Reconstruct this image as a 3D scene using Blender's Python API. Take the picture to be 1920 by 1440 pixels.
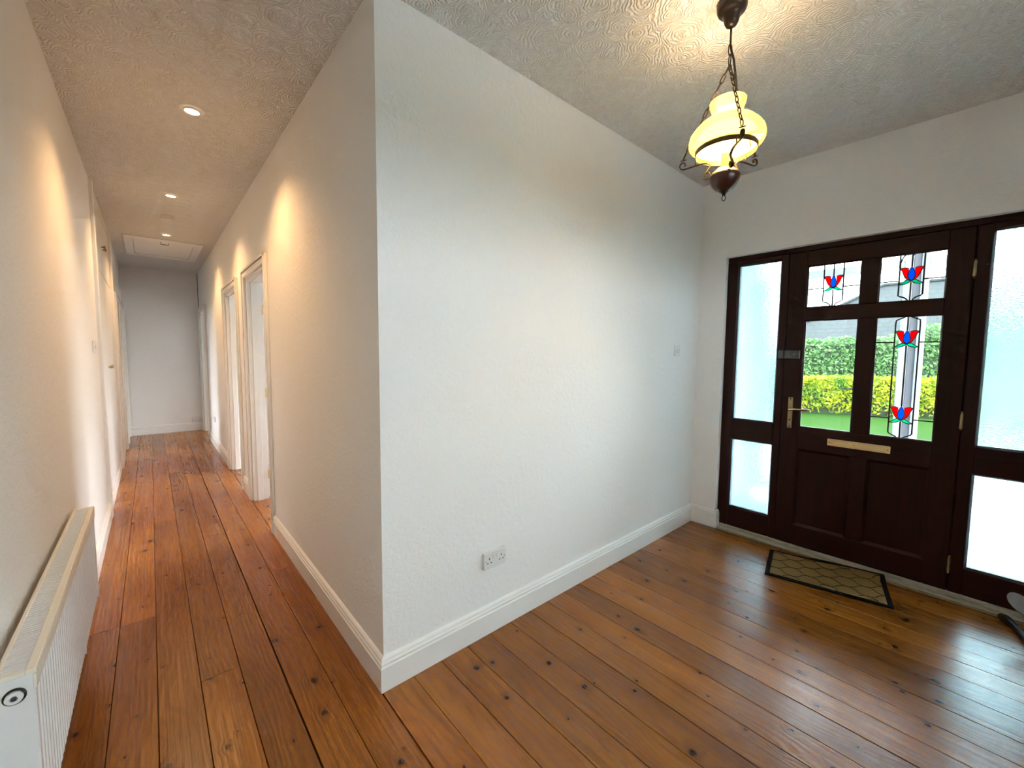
import bpy, math, random
from mathutils import Matrix, Vector

# ------------------------------------------------------------------ clear
for o in list(bpy.data.objects):
    bpy.data.objects.remove(o, do_unlink=True)
scene = bpy.context.scene
COL = scene.collection
random.seed(7)

# room constants (metres): X towards the front door, Y along the hall
XD = 2.829          # inner face of the door wall
HL = 7.847          # hall end wall
XL = -1.0206        # left wall face
H = 2.85            # ceiling
YB = -3.30          # wall behind the camera
WB = -0.06           # walls start below the boards
W0, W1 = -0.65, 1.30   # window in the wall behind the viewpoint
WT = 0.13           # partition thickness

# ------------------------------------------------------------------ camera
FPX = 769.97
yaw, pitch, roll = 0.849443, -0.072563, 0.008566
fwd = Vector((math.cos(yaw)*math.cos(pitch), math.sin(yaw)*math.cos(pitch), math.sin(pitch)))
rgt = Vector((math.sin(yaw), -math.cos(yaw), 0.0))
upv = rgt.cross(fwd)
cr, sr = math.cos(roll), math.sin(roll)
r2 = cr*rgt + sr*upv
u2 = -sr*rgt + cr*upv
cam_d = bpy.data.cameras.new('camera')
cam_d.sensor_fit = 'HORIZONTAL'
cam_d.sensor_width = 36.0
cam_d.lens = FPX/1920.0*36.0
cam_d.clip_start = 0.02
cam_d.clip_end = 300
cam = bpy.data.objects.new('camera', cam_d)
COL.objects.link(cam)
Mx = Matrix((r2, u2, -fwd)).transposed().to_4x4()
Mx.translation = Vector((-0.69741, -1.61188, 1.44469))
cam.matrix_world = Mx
scene.camera = cam

# ------------------------------------------------------------------ world, exposure
world = bpy.data.worlds.new('overcast_sky')
scene.world = world
world.use_nodes = True
wnt = world.node_tree
wbg = wnt.nodes['Background']
wbg.inputs['Color'].default_value = (0.92, 0.955, 1.0, 1)
wbg.inputs['Strength'].default_value = 9.0
vs = scene.view_settings
vs.view_transform = 'Standard'
vs.look = 'None'
vs.exposure = 1.40
vs.gamma = 1.0
vs.use_curve_mapping = False
cy = scene.cycles
cy.use_denoising = True
cy.max_bounces = 7
cy.diffuse_bounces = 4
cy.glossy_bounces = 3
cy.transmission_bounces = 6
cy.transparent_max_bounces = 10
cy.sample_clamp_indirect = 8.0
cy.use_adaptive_sampling = True
cy.time_limit = 1100.0
cy.adaptive_threshold = 0.06
cy.adaptive_min_samples = 24

PENDANT_W, PENDANT_C = 6.5, (1.0, 0.68, 0.40)
DOWN_W, DOWN_C = 21.0, (1.0, 0.58, 0.24)

# ------------------------------------------------------------------ mesh helper
class MB:
    def __init__(s):
        s.v = []; s.f = []
    def add(s, vs_, fs):
        n = len(s.v)
        s.v += [tuple(v) for v in vs_]
        s.f += [tuple(i+n for i in f) for f in fs]
        return s
    def box(s, x0, x1, y0, y1, z0, z1):
        if x0 > x1: x0, x1 = x1, x0
        if y0 > y1: y0, y1 = y1, y0
        if z0 > z1: z0, z1 = z1, z0
        return s.add([(x0,y0,z0),(x1,y0,z0),(x1,y1,z0),(x0,y1,z0),(x0,y0,z1),(x1,y0,z1),(x1,y1,z1),(x0,y1,z1)],
                     [(0,3,2,1),(4,5,6,7),(0,1,5,4),(1,2,6,5),(2,3,7,6),(3,0,4,7)])
    def cbox(s, x0, x1, y0, y1, z0, z1, b):
        """box with its edges chamfered by b"""
        if x0 > x1: x0, x1 = x1, x0
        if y0 > y1: y0, y1 = y1, y0
        if z0 > z1: z0, z1 = z1, z0
        def ring(z, i):
            return [(x0+i+b,y0+i,z),(x1-i-b,y0+i,z),(x1-i,y0+i+b,z),(x1-i,y1-i-b,z),(x1-i-b,y1-i,z),(x0+i+b,y1-i,z),(x0+i,y1-i-b,z),(x0+i,y0+i+b,z)]
        rings = [ring(z0, b), ring(z0+b, 0), ring(z1-b, 0), ring(z1, b)]
        vs_ = [v for r in rings for v in r]
        fs = [tuple(range(7,-1,-1)), tuple(range(24,32))]
        for k in range(3):
            for i in range(8):
                j = (i+1) % 8
                fs.append((k*8+i, k*8+j, k*8+8+j, k*8+8+i))
        return s.add(vs_, fs)
    def tube(s, pts, r, n=8, closed=False, flat=None):
        """round tube along a polyline; flat=(a,b) gives an elliptical section"""
        P = [Vector(p) for p in pts]
        m = len(P)
        ref = None
        vs_ = []
        for i in range(m):
            if closed:
                t = P[(i+1) % m]-P[i-1]
            else:
                t = P[min(i+1, m-1)]-P[max(i-1, 0)]
            t.normalize()
            if ref is None:
                ref = Vector((0,0,1)) if abs(t.z) < 0.9 else Vector((1,0,0))
            a = t.cross(ref)
            if a.length < 1e-6:
                a = t.orthogonal()
            a.normalize()
            b = a.cross(t).normalized()
            ref = b
            rr = r[i] if isinstance(r, (list, tuple)) else r
            ra, rb = (rr, rr) if flat is None else flat
            for k in range(n):
                w = 2*math.pi*k/n
                vs_.append(P[i]+a*(ra*math.cos(w))+b*(rb*math.sin(w)))
        fs = []
        for i in range(m if closed else m-1):
            j = (i+1) % m
            for k in range(n):
                l = (k+1) % n
                fs.append((i*n+k, i*n+l, j*n+l, j*n+k))
        if not closed:
            fs.append(tuple(range(n-1, -1, -1)))
            fs.append(tuple(range((m-1)*n, m*n)))
        return s.add(vs_, fs)
    def lathe(s, prof, c=(0,0,0), n=32, axis='z', cap=True):
        """prof: list of (radius, height)"""
        vs_ = []
        for (r, h) in prof:
            for k in range(n):
                w = 2*math.pi*k/n
                a, b = r*math.cos(w), r*math.sin(w)
                if axis == 'z': q = (a, b, h)
                elif axis == 'x': q = (h, a, b)
                else: q = (a, h, b)
                vs_.append((q[0]+c[0], q[1]+c[1], q[2]+c[2]))
        fs = []
        for i in range(len(prof)-1):
            for k in range(n):
                l = (k+1) % n
                fs.append((i*n+k, i*n+l, (i+1)*n+l, (i+1)*n+k))
        if cap:
            fs.append(tuple(range(n-1, -1, -1)))
            fs.append(tuple(range((len(prof)-1)*n, len(prof)*n)))
        return s.add(vs_, fs)
    def plate(s, poly, x0, x1):
        """polygon in (y,z) extruded from x0 to x1"""
        n = len(poly)
        vs_ = [(x0, y, z) for y, z in poly]+[(x1, y, z) for y, z in poly]
        fs = [tuple(range(n)), tuple(range(2*n-1, n-1, -1))]
        for i in range(n):
            j = (i+1) % n
            fs.append((i, i+n, j+n, j))
        return s.add(vs_, fs)
    def sweep(s, path, prof):
        """moulding: path of (x,y), room side on its left... profile of (offset,z); mitred"""
        m = len(path); k = len(prof)
        P = [Vector(p) for p in path]
        vs_ = []
        for i in range(m):
            d1 = (P[i]-P[i-1]).normalized() if i > 0 else None
            d2 = (P[i+1]-P[i]).normalized() if i < m-1 else None
            if d1 is None: d1 = d2
            if d2 is None: d2 = d1
            n1 = Vector((-d1.y, d1.x)); n2 = Vector((-d2.y, d2.x))
            nm = (n1+n2)
            nm = nm/(nm.length_squared/2.0) if nm.length > 1e-6 else n1
            # nm scaled so offset measured perpendicular
            for (o, z) in prof:
                q = P[i]+nm*o
                vs_.append((q.x, q.y, z))
        fs = []
        for i in range(m-1):
            for j in range(k-1):
                fs.append((i*k+j, (i+1)*k+j, (i+1)*k+j+1, i*k+j+1))
        fs.append(tuple(range(k)))
        fs.append(tuple(range(m*k-1, (m-1)*k-1, -1)))
        return s.add(vs_, fs)
    def build(s, name, mat, parent=None, smooth=False, root=None, auto=None):
        me = bpy.data.meshes.new(name)
        off = Vector((0,0,0))
        r = parent
        while r is not None:
            off += r.location
            r = r.parent
        me.from_pydata([(v[0]-off.x, v[1]-off.y, v[2]-off.z) for v in s.v], [], s.f)
        me.materials.append(mat)
        if smooth:
            me.polygons.foreach_set('use_smooth', [True]*len(me.polygons))
            if auto is not None:
                try:
                    me.set_sharp_from_angle(angle=math.radians(auto))
                except Exception:
                    pass
        me.update()
        o = bpy.data.objects.new(name, me)
        COL.objects.link(o)
        if parent is not None:
            o.parent = parent
        return o

def tag(o, label, cat=None, group=None, kind=None):
    o['label'] = label
    if cat: o['category'] = cat
    if group: o['group'] = group
    if kind: o['kind'] = kind
    return o
def thing(name, loc, label, cat, group=None, kind=None):
    o = bpy.data.objects.new(name, None)
    o.location = loc
    o.empty_display_size = 0.05
    COL.objects.link(o)
    return tag(o, label, cat, group, kind)

# ------------------------------------------------------------------ materials
class NT:
    def __init__(s, name):
        s.m = bpy.data.materials.new(name)
        s.m.use_nodes = True
        s.t = s.m.node_tree
        s.t.nodes.clear()
        s.out = s.n('ShaderNodeOutputMaterial')
    def n(s, typ, **kw):
        nd = s.t.nodes.new(typ)
        for k, v in kw.items():
            if k.startswith('i_'):
                key = k[2:].replace('_', ' ')
                nd.inputs[key].default_value = v
            else:
                setattr(nd, k, v)
        return nd
    def l(s, a, b):
        s.t.links.new(a, b)
    def math(s, op, a, b=None, clamp=False):
        nd = s.n('ShaderNodeMath', operation=op)
        nd.use_clamp = clamp
        for i, x in enumerate((a, b)):
            if x is None: continue
            if isinstance(x, (int, float)): nd.inputs[i].default_value = x
            else: s.l(x, nd.inputs[i])
        return nd.outputs[0]
    def mix(s, fac, a, b, mode='MIX'):
        nd = s.n('ShaderNodeMix', data_type='RGBA', blend_type=mode)
        if isinstance(fac, (int, float)): nd.inputs[0].default_value = fac
        else: s.l(fac, nd.inputs[0])
        for idx, x in ((6, a), (7, b)):
            if isinstance(x, tuple): nd.inputs[idx].default_value = (x[0], x[1], x[2], 1)
            else: s.l(x, nd.inputs[idx])
        return nd.outputs[2]
    def ramp(s, fac, stops):
        nd = s.n('ShaderNodeValToRGB')
        s.l(fac, nd.inputs[0])
        els = nd.color_ramp.elements
        while len(els) < len(stops): els.new(0.5)
        for e, (p, c) in zip(els, stops):
            e.position = p
            e.color = (c[0], c[1], c[2], 1) if isinstance(c, tuple) else (c, c, c, 1)
        return nd.outputs[0]
    def noise(s, vec, scale, detail=3, rough=0.5, dist=0.0):
        nd = s.n('ShaderNodeTexNoise')
        nd.inputs['Scale'].default_value = scale
        nd.inputs['Detail'].default_value = detail
        nd.inputs['Roughness'].default_value = rough
        nd.inputs['Distortion'].default_value = dist
        if vec is not None: s.l(vec, nd.inputs['Vector'])
        return nd.outputs[0]
    def pos(s):
        return s.n('ShaderNodeNewGeometry').outputs['Position']
    def objc(s):
        return s.n('ShaderNodeTexCoord').outputs['Object']
    def mapping(s, vec, scale=(1,1,1), loc=(0,0,0), rot=(0,0,0)):
        nd = s.n('ShaderNodeMapping')
        nd.inputs['Scale'].default_value = scale
        nd.inputs['Location'].default_value = loc
        nd.inputs['Rotation'].default_value = rot
        s.l(vec, nd.inputs['Vector'])
        return nd.outputs[0]
    def bump(s, h, strength=0.3, dist=0.01):
        nd = s.n('ShaderNodeBump')
        nd.inputs['Strength'].default_value = strength
        nd.inputs['Distance'].default_value = dist
        s.l(h, nd.inputs['Height'])
        return nd.outputs[0]
    def bsdf(s, color=None, rough=0.5, metal=0.0, spec=0.5, normal=None, **kw):
        nd = s.n('ShaderNodeBsdfPrincipled')
        if isinstance(color, tuple): nd.inputs['Base Color'].default_value = (color[0], color[1], color[2], 1)
        elif color is not None: s.l(color, nd.inputs['Base Color'])
        if isinstance(rough, (int, float)): nd.inputs['Roughness'].default_value = rough
        else: s.l(rough, nd.inputs['Roughness'])
        nd.inputs['Metallic'].default_value = metal
        nd.inputs['Specular IOR Level'].default_value = spec
        if normal is not None: s.l(normal, nd.inputs['Normal'])
        for k, v in kw.items():
            nd.inputs[k.replace('_', ' ')].default_value = v
        return nd.outputs[0]
    def done(s, sh):
        s.l(sh, s.out.inputs[0])
        return s.m

def plain(name, color, rough=0.5, metal=0.0, spec=0.5, var=0.06, nscale=30, bump=0.0, bscale=150):
    t = NT(name)
    p = t.objc()
    nz = t.noise(p, nscale, 3)
    c0 = tuple(max(0, c*(1-var)) for c in color)
    c1 = tuple(min(1, c*(1+var)) for c in color)
    col = t.mix(nz, c0, c1)
    nrm = None
    if bump > 0:
        nrm = t.bump(t.noise(p, bscale, 3), bump, 0.004)
    return t.done(t.bsdf(col, rough, metal, spec, nrm))

# wall emulsion with faint roller stipple and soft trowel unevenness
def mk_wall():
    t = NT('wall_emulsion'); p = t.pos()
    n3 = t.noise(p, 38, 2, 0.62, 0.6)
    col = t.mix(n3, (0.835, 0.83, 0.81), (0.865, 0.86, 0.845))
    df = t.n('ShaderNodeBsdfDiffuse'); t.l(col, df.inputs[0]); t.l(t.bump(n3, 0.30, 0.008), df.inputs['Normal'])
    return t.done(df.outputs[0])
WALL = mk_wall()
# artex ceiling: combed swirls
def mk_artex():
    t = NT('artex_ceiling'); p = t.pos()
    nz = t.n('ShaderNodeTexNoise'); nz.inputs['Scale'].default_value = 22; nz.inputs['Detail'].default_value = 2
    t.l(p, nz.inputs['Vector'])
    vm = t.n('ShaderNodeVectorMath', operation='SCALE'); vm.inputs['Scale'].default_value = 0.05
    t.l(nz.outputs['Color'], vm.inputs[0])
    va = t.n('ShaderNodeVectorMath', operation='ADD'); t.l(p, va.inputs[0]); t.l(vm.outputs[0], va.inputs[1])
    vor = t.n('ShaderNodeTexVoronoi', voronoi_dimensions='2D'); vor.inputs['Scale'].default_value = 8.0
    t.l(va.outputs[0], vor.inputs['Vector'])
    arcs = t.math('SINE', t.math('ADD', t.math('MULTIPLY', vor.outputs['Distance'], 58.0), t.math('MULTIPLY', nz.outputs[0], 7.0)))
    h = t.math('ADD', t.math('MULTIPLY', arcs, 0.35), nz.outputs[0])
    col = t.mix(nz.outputs[0], (0.80, 0.79, 0.765), (0.85, 0.84, 0.82))
    df = t.n('ShaderNodeBsdfDiffuse'); t.l(col, df.inputs[0]); t.l(t.bump(h, 0.85, 0.010), df.inputs['Normal'])
    return t.done(df.outputs[0])
ARTEX = mk_artex()
def mk_gloss():
    t = NT('white_gloss_paint'); p = t.pos()
    col = t.mix(t.noise(p, 6, 3), (0.82, 0.815, 0.79), (0.87, 0.865, 0.845))
    return t.done(t.bsdf(col, 0.32, 0, 0.5, t.bump(t.noise(p, 35, 3), 0.06, 0.004)))
GLOSS = mk_gloss()

def mk_pine():
    t = NT('varnished_pine_board')
    rnd = t.n('ShaderNodeObjectInfo').outputs['Random']
    pos = t.pos()
    cmb = t.n('ShaderNodeCombineXYZ')
    t.l(t.math('MULTIPLY', rnd, 17.0), cmb.inputs[0]); t.l(t.math('MULTIPLY', rnd, 53.0), cmb.inputs[1])
    va = t.n('ShaderNodeVectorMath', operation='ADD'); t.l(pos, va.inputs[0]); t.l(cmb.outputs[0], va.inputs[1])
    P = va.outputs[0]
    sx = t.n('ShaderNodeSeparateXYZ'); t.l(P, sx.inputs[0])
    # knots: sparse cells, dark lens shapes lying across the board
    kp = t.mapping(P, (6.0, 5.4, 1.0), (0, 0, 0), (0, 0, 0.22))
    vor = t.n('ShaderNodeTexVoronoi', voronoi_dimensions='2D'); vor.inputs['Scale'].default_value = 1.0
    t.l(kp, vor.inputs['Vector'])
    d = vor.outputs['Distance']
    sep = t.n('ShaderNodeSeparateColor'); t.l(vor.outputs['Color'], sep.inputs[0])
    gate = t.math('GREATER_THAN', sep.outputs[0], 0.42)
    size = t.math('ADD', t.math('MULTIPLY', t.math('POWER', sep.outputs[1], 2.0), 0.075), 0.028)
    low = t.noise(t.mapping(P, (5.0, 1.2, 1)), 1.0, 2, 0.5)
    fine = t.noise(t.mapping(P, (120, 0.9, 1)), 1.0, 2, 0.6)
    dd = t.math('ADD', d, t.math('MULTIPLY', t.math('SUBTRACT', fine, 0.5), 0.05))
    kn = t.math('MULTIPLY', t.math('SUBTRACT', 1.0, t.math('DIVIDE', dd, size), True), gate)
    knot = t.ramp(kn, [(0.0, 0.0), (0.22, 0.8), (0.5, 1.0)])
    near = t.math('MULTIPLY', t.math('SUBTRACT', 1.0, t.math('DIVIDE', d, t.math('MULTIPLY', size, 3.6)), True), gate)
    # growth rings: fine lines running with the board, drifting and bowing round the knots
    ph = t.math('ADD', t.math('MULTIPLY', sx.outputs[0], 210.0), t.math('ADD', t.math('MULTIPLY', low, 62.0), t.math('MULTIPLY', near, 9.0)))
    rings = t.math('MULTIPLY', t.math('ADD', t.math('SINE', ph), 1.0), 0.5)
    c = t.mix(t.ramp(low, [(0.30, 0.0), (0.72, 1.0)]), (0.250, 0.082, 0.009), (0.415, 0.155, 0.018))
    c = t.mix(t.math('MULTIPLY', t.math('MULTIPLY', t.math('POWER', rings, 2.5), fine), 0.62), c, (0.150, 0.042, 0.005))
    c = t.mix(t.math('MULTIPLY', t.ramp(fine, [(0.40, 0.0), (0.80, 1.0)]), 0.55), c, (0.105, 0.030, 0.004))
    tone = t.math('ADD', t.math('MULTIPLY', rnd, 0.50), 0.74)
    hsv = t.n('ShaderNodeHueSaturation'); t.l(c, hsv.inputs['Color']); t.l(tone, hsv.inputs['Value'])
    c = hsv.outputs[0]
    c = t.mix(t.math('MULTIPLY', near, 0.55), c, (0.120, 0.033, 0.005))
    c = t.mix(knot, c, (0.026, 0.008, 0.003))
    rough = t.math('ADD', 0.17, t.math('MULTIPLY', fine, 0.20))
    hgt = t.math('ADD', t.math('MULTIPLY', rings, 0.35), t.math('MULTIPLY', fine, 0.65))
    return t.done(t.bsdf(c, rough, 0, 0.45, t.bump(hgt, 0.14, 0.004)))
PINE = mk_pine()

def mk_mahogany(name='mahogany_varnish', vertical=True):
    t = NT(name); p = t.pos()
    sc = (60, 60, 2.5) if vertical else (60, 2.5, 60)
    g = t.noise(t.mapping(p, sc), 1.0, 4, 0.6, 0.6)
    b = t.noise(p, 7, 3)
    c = t.mix(t.ramp(g, [(0.35, 0.0), (0.7, 1.0)]), (0.010, 0.0014, 0.0010), (0.032, 0.0050, 0.0030))
    c = t.mix(t.math('MULTIPLY', b, 0.4), c, (0.030, 0.007, 0.005))
    return t.done(t.bsdf(c, t.math('ADD', 0.36, t.math('MULTIPLY', b, 0.2)), 0, 0.28, t.bump(g, 0.10, 0.002)))
MAHOG = mk_mahogany()
MAHOGH = mk_mahogany('mahogany_rail', False)

def mk_clear(name='clear_glass', tint=(0.93, 0.97, 0.97)):
    t = NT(name)
    tr = t.n('ShaderNodeBsdfTransparent'); tr.inputs[0].default_value = (*tint, 1)
    gl = t.n('ShaderNodeBsdfGlossy'); gl.inputs['Roughness'].default_value = 0.02
    nz = t.noise(t.objc(), 6, 2); t.l(t.bump(nz, 0.04, 0.002), gl.inputs['Normal'])
    fr = t.n('ShaderNodeFresnel'); fr.inputs[0].default_value = 1.45
    mx = t.n('ShaderNodeMixShader'); t.l(fr.outputs[0], mx.inputs[0]); t.l(tr.outputs[0], mx.inputs[1]); t.l(gl.outputs[0], mx.inputs[2])
    return t.done(mx.outputs[0])
CLEAR = mk_clear()
def mk_frost():
    t = NT('obscure_glass'); p = t.pos()
    vor = t.n('ShaderNodeTexVoronoi'); vor.inputs['Scale'].default_value = 130; t.l(p, vor.inputs['Vector'])
    h = t.math('ADD', t.math('MULTIPLY', vor.outputs['Distance'], 1.0), t.math('MULTIPLY', t.noise(p, 60, 3), 0.8))
    nm = t.bump(h, 0.5, 0.006)
    rf = t.n('ShaderNodeBsdfRefraction'); rf.inputs['Color'].default_value = (0.70, 0.86, 0.90, 1)
    rf.inputs['Roughness'].default_value = 0.18; rf.inputs['IOR'].default_value = 1.18
    t.l(nm, rf.inputs['Normal'])
    tl = t.n('ShaderNodeBsdfTranslucent'); tl.inputs[0].default_value = (0.72, 0.87, 0.91, 1); t.l(nm, tl.inputs['Normal'])
    tr = t.n('ShaderNodeBsdfTransparent'); tr.inputs[0].default_value = (0.85, 0.97, 0.98, 1)
    gl = t.n('ShaderNodeBsdfGlossy'); gl.inputs['Roughness'].default_value = 0.12; t.l(nm, gl.inputs['Normal'])
    m1 = t.n('ShaderNodeMixShader'); m1.inputs[0].default_value = 0.14; t.l(rf.outputs[0], m1.inputs[1]); t.l(tl.outputs[0], m1.inputs[2])
    m2 = t.n('ShaderNodeMixShader'); m2.inputs[0].default_value = 0.05; t.l(m1.outputs[0], m2.inputs[1]); t.l(gl.outputs[0], m2.inputs[2])
    return t.done(m2.outputs[0])
FROST = mk_frost()
def mk_stain(name, col):
    t = NT(name); p = t.objc()
    c = t.mix(t.noise(p, 40, 2), tuple(x*0.85 for x in col), col)
    tr = t.n('ShaderNodeBsdfTransparent'); t.l(c, tr.inputs[0])
    tl = t.n('ShaderNodeBsdfTranslucent'); t.l(c, tl.inputs[0])
    mx = t.n('ShaderNodeMixShader'); mx.inputs[0].default_value = 0.7
    t.l(tr.outputs[0], mx.inputs[1]); t.l(tl.outputs[0], mx.inputs[2])
    return t.done(mx.outputs[0])
RED = mk_stain('red_glass', (0.85, 0.015, 0.03))
BLUE = mk_stain('blue_glass', (0.005, 0.22, 0.95))
GREEN = mk_stain('green_glass', (0.02, 0.62, 0.38))
LEAD = plain('lead_came', (0.035, 0.04, 0.045), 0.5, 0.6)
BRASS = plain('aged_brass', (0.36, 0.28, 0.15), 0.35, 1.0, var=0.25, nscale=60)
BRASSP = plain('polished_brass', (0.80, 0.62, 0.30), 0.22, 1.0, var=0.1, nscale=60)
STEEL = plain('grey_metal', (0.12, 0.13, 0.135), 0.45, 0.8, var=0.15)
PEWTER = plain('lit_grey_casting', (0.30, 0.335, 0.37), 0.5, 0.4, var=0.2, bump=0.2)  # grey metal, lightened so the plate's top looks lit
IRON = plain('black_cast_iron', (0.025, 0.026, 0.028), 0.5, 0.3, var=0.3, bump=0.3)
BRONZE = plain('bronzed_wrought_iron', (0.050, 0.038, 0.026), 0.42, 0.6, var=0.3, nscale=40)
BLACK = plain('black_plastic', (0.015, 0.015, 0.016), 0.45)
DARK = plain('dark_void', (0.01, 0.01, 0.01), 0.8)
PLASTIC = plain('white_plastic', (0.74, 0.74, 0.73), 0.35, var=0.02)
CREAMP = plain('cream_plastic', (0.80, 0.77, 0.68), 0.4, var=0.03)
RADW = plain('radiator_enamel', (0.80, 0.80, 0.795), 0.35, var=0.02)
WOODB = plain('dark_turned_wood', (0.055, 0.014, 0.008), 0.28, var=0.3, nscale=20)
ROSEM = plain('blackened_bronze', (0.022, 0.014, 0.009), 0.35, 0.3, var=0.3)
PORCHF = plain('porch_frame_plastic', (0.66, 0.73, 0.77), 0.4, var=0.02)
PORCHS = plain('porch_grey_strip', (0.33, 0.33, 0.38), 0.5, var=0.03)
UPVC = plain('white_upvc', (0.82, 0.83, 0.84), 0.35, var=0.02)
SILL = plain('weathered_sill', (0.40, 0.38, 0.31), 0.7, var=0.35, nscale=25, bump=0.5, bscale=80)
RUBBER = plain('black_rubber', (0.008, 0.009, 0.010), 0.8, spec=0.15, var=0.2)
SLEEVE = plain('candle_sleeve', (0.62, 0.42, 0.22), 0.5, var=0.1)
CONC = plain('porch_tiles', (0.40, 0.41, 0.41), 0.6, var=0.15, nscale=8)
PORCHW = plain('blue_grey_porch_paint', (0.56, 0.68, 0.74), 0.7, var=0.05)
PAVING = plain('pale_bounce_slab', (0.42, 0.41, 0.39), 0.8, var=0.12, nscale=4)  # surface of the ground slabs added to bounce daylight
RENDER = plain('pale_house_render', (0.60, 0.59, 0.56), 0.85, var=0.06, nscale=3)

def mk_coir():
    t = NT('coir_fibre'); p = t.objc()
    n = t.noise(p, 320, 3, 0.7); b = t.noise(p, 30, 2)
    c = t.mix(n, (0.14, 0.085, 0.028), (0.46, 0.31, 0.125))
    c = t.mix(t.math('MULTIPLY', b, 0.3), c, (0.22, 0.15, 0.07))
    return t.done(t.bsdf(c, 0.95, 0, 0.1, t.bump(n, 0.8, 0.004)))
COIR = mk_coir()
def mk_opal():
    t = NT('opal_yellow_glass')
    c = t.mix(t.noise(t.objc(), 9, 2), (0.96, 0.83, 0.30), (0.98, 0.88, 0.36))
    df = t.n('ShaderNodeBsdfDiffuse'); t.l(c, df.inputs[0])
    tl = t.n('ShaderNodeBsdfTranslucent'); t.l(c, tl.inputs[0])
    gl = t.n('ShaderNodeBsdfGlossy'); gl.inputs['Roughness'].default_value = 0.08
    m1 = t.n('ShaderNodeMixShader'); m1.inputs[0].default_value = 0.20; t.l(df.outputs[0], m1.inputs[1]); t.l(tl.outputs[0], m1.inputs[2])
    fr = t.n('ShaderNodeFresnel'); fr.inputs[0].default_value = 1.4
    m2 = t.n('ShaderNodeMixShader'); t.l(t.math('MULTIPLY', fr.outputs[0], 0.6), m2.inputs[0]); t.l(m1.outputs[0], m2.inputs[1]); t.l(gl.outputs[0], m2.inputs[2])
    return t.done(m2.outputs[0])
OPAL = mk_opal()
def emit(name, col, s):
    t = NT(name)
    e = t.n('ShaderNodeEmission'); e.inputs[0].default_value = (*col, 1); e.inputs[1].default_value = s
    return t.done(e.outputs[0])
LENS = emit('lit_lamp_lens', (1.0, 0.80, 0.50), 7.0)
BULB = emit('lit_bulb', (1.0, 0.74, 0.36), 9.0)

def mk_leaf(name, c0, c1, scale):
    t = NT(name); p = t.pos()
    n = t.noise(p, scale, 3, 0.6); b = t.noise(p, 1.3, 2)
    c = t.mix(t.ramp(n, [(0.32, 0.0), (0.68, 1.0)]), c0, c1)
    df = t.bsdf(c, 0.5, 0, 0.35)
    tl = t.n('ShaderNodeBsdfTranslucent'); t.l(c, tl.inputs[0])
    mx = t.n('ShaderNodeMixShader'); mx.inputs[0].default_value = 0.25
    t.l(df, mx.inputs[1]); t.l(tl.outputs[0], mx.inputs[2])
    return t.done(mx.outputs[0])
LEAF_Y = mk_leaf('golden_privet_leaf', (0.060, 0.160, 0.008), (0.350, 0.345, 0.006), 1.7)
LEAF_G = mk_leaf('green_hedge_leaf', (0.028, 0.105, 0.030), (0.150, 0.275, 0.082), 9.0)
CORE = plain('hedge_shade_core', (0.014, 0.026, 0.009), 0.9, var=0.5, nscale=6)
def mk_grass():
    t = NT('lawn_grass'); p = t.pos()
    n = t.noise(p, 60, 4, 0.7); b = t.noise(p, 0.8, 3)
    c = t.mix(n, (0.0060, 0.030, 0.0008), (0.014, 0.048, 0.0016))
    c = t.mix(t.math('MULTIPLY', b, 0.4), c, (0.018, 0.048, 0.0018))
    return t.done(t.bsdf(c, 0.9, 0, 0.1, t.bump(n, 0.7, 0.03)))
GRASS = mk_grass()
def mk_slate():
    t = NT('slate_roof'); p = t.objc()
    br = t.n('ShaderNodeTexBrick'); br.inputs['Scale'].default_value = 1.0
    br.inputs['Brick Width'].default_value = 0.42; br.inputs['Row Height'].default_value = 0.36
    br.inputs['Mortar Size'].default_value = 0.018
    br.inputs['Color1'].default_value = (0.0115, 0.0155, 0.0165, 1); br.inputs['Color2'].default_value = (0.0140, 0.0185, 0.0195, 1)
    br.inputs['Mortar'].default_value = (0.003, 0.0044, 0.005, 1)
    t.l(t.mapping(p, (1, 1, 1), (0, 0, 0), (0, 0, math.pi/2)), br.inputs['Vector'])
    return t.done(t.bsdf(br.outputs[0], 0.7, 0, 0.3, t.bump(br.outputs['Fac'], -0.5, 0.03)))
SLATE = mk_slate()

# ================================================================== STRUCTURE
def struct(name, mb, mat, label, cat='wall', **kw):
    o = mb.build(name, mat, **kw)
    return tag(o, label, cat, kind='structure')

# --- floor base and boards
floor = struct('floor', MB().box(-5.2, XD+0.02, YB-0.1, HL+0.1, -0.12, -0.021).box(XD+0.02, 4.2, WT, HL+0.1, -0.12, -0.021), DARK,
               'varnished pine board floor running from the hall to the front door', 'floor')
GAPS = [-1.0206, -0.876, -0.733, -0.590, -0.447, -0.305, -0.160, -0.014, 0.131, 0.274, 0.421, 0.561, 0.705, 0.851,
        0.992, 1.137, 1.283, 1.425, 1.567, 1.709, 1.855, 1.998, 2.142, 2.277, 2.440, 2.583, 2.712, 2.800]
GW = {5: 0.0060, 7: 0.0045, 13: 0.0040, 16: 0.0034}
def board(x0, x1, y0, y1):
    c = 0.0014
    dz = random.uniform(-0.0012, 0.0)
    poly = [(x0, -0.02), (x1, -0.02), (x1, dz-c), (x1-c, dz), (x0+c, dz), (x0, dz-c)]
    vs_ = [(x, y0, z) for x, z in poly]+[(x, y1, z) for x, z in poly]
    fs = [tuple(range(6)), tuple(range(11, 5, -1))]+[(i, i+6, (i+1) % 6+6, (i+1) % 6) for i in range(6)]
    MB().add(vs_, fs).build('floorboard', PINE, floor)
FIX = {0: [1.29, 3.75, 6.70], 1: [0.18, 1.28, 4.4], 2: [-1.1, 2.91, 5.9], 3: [0.557, 4.66, 6.8], 4: [2.295, 5.2],
       5: [-0.9, 3.3, 6.3], 6: [-1.7, 1.4, 4.05]}
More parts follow.
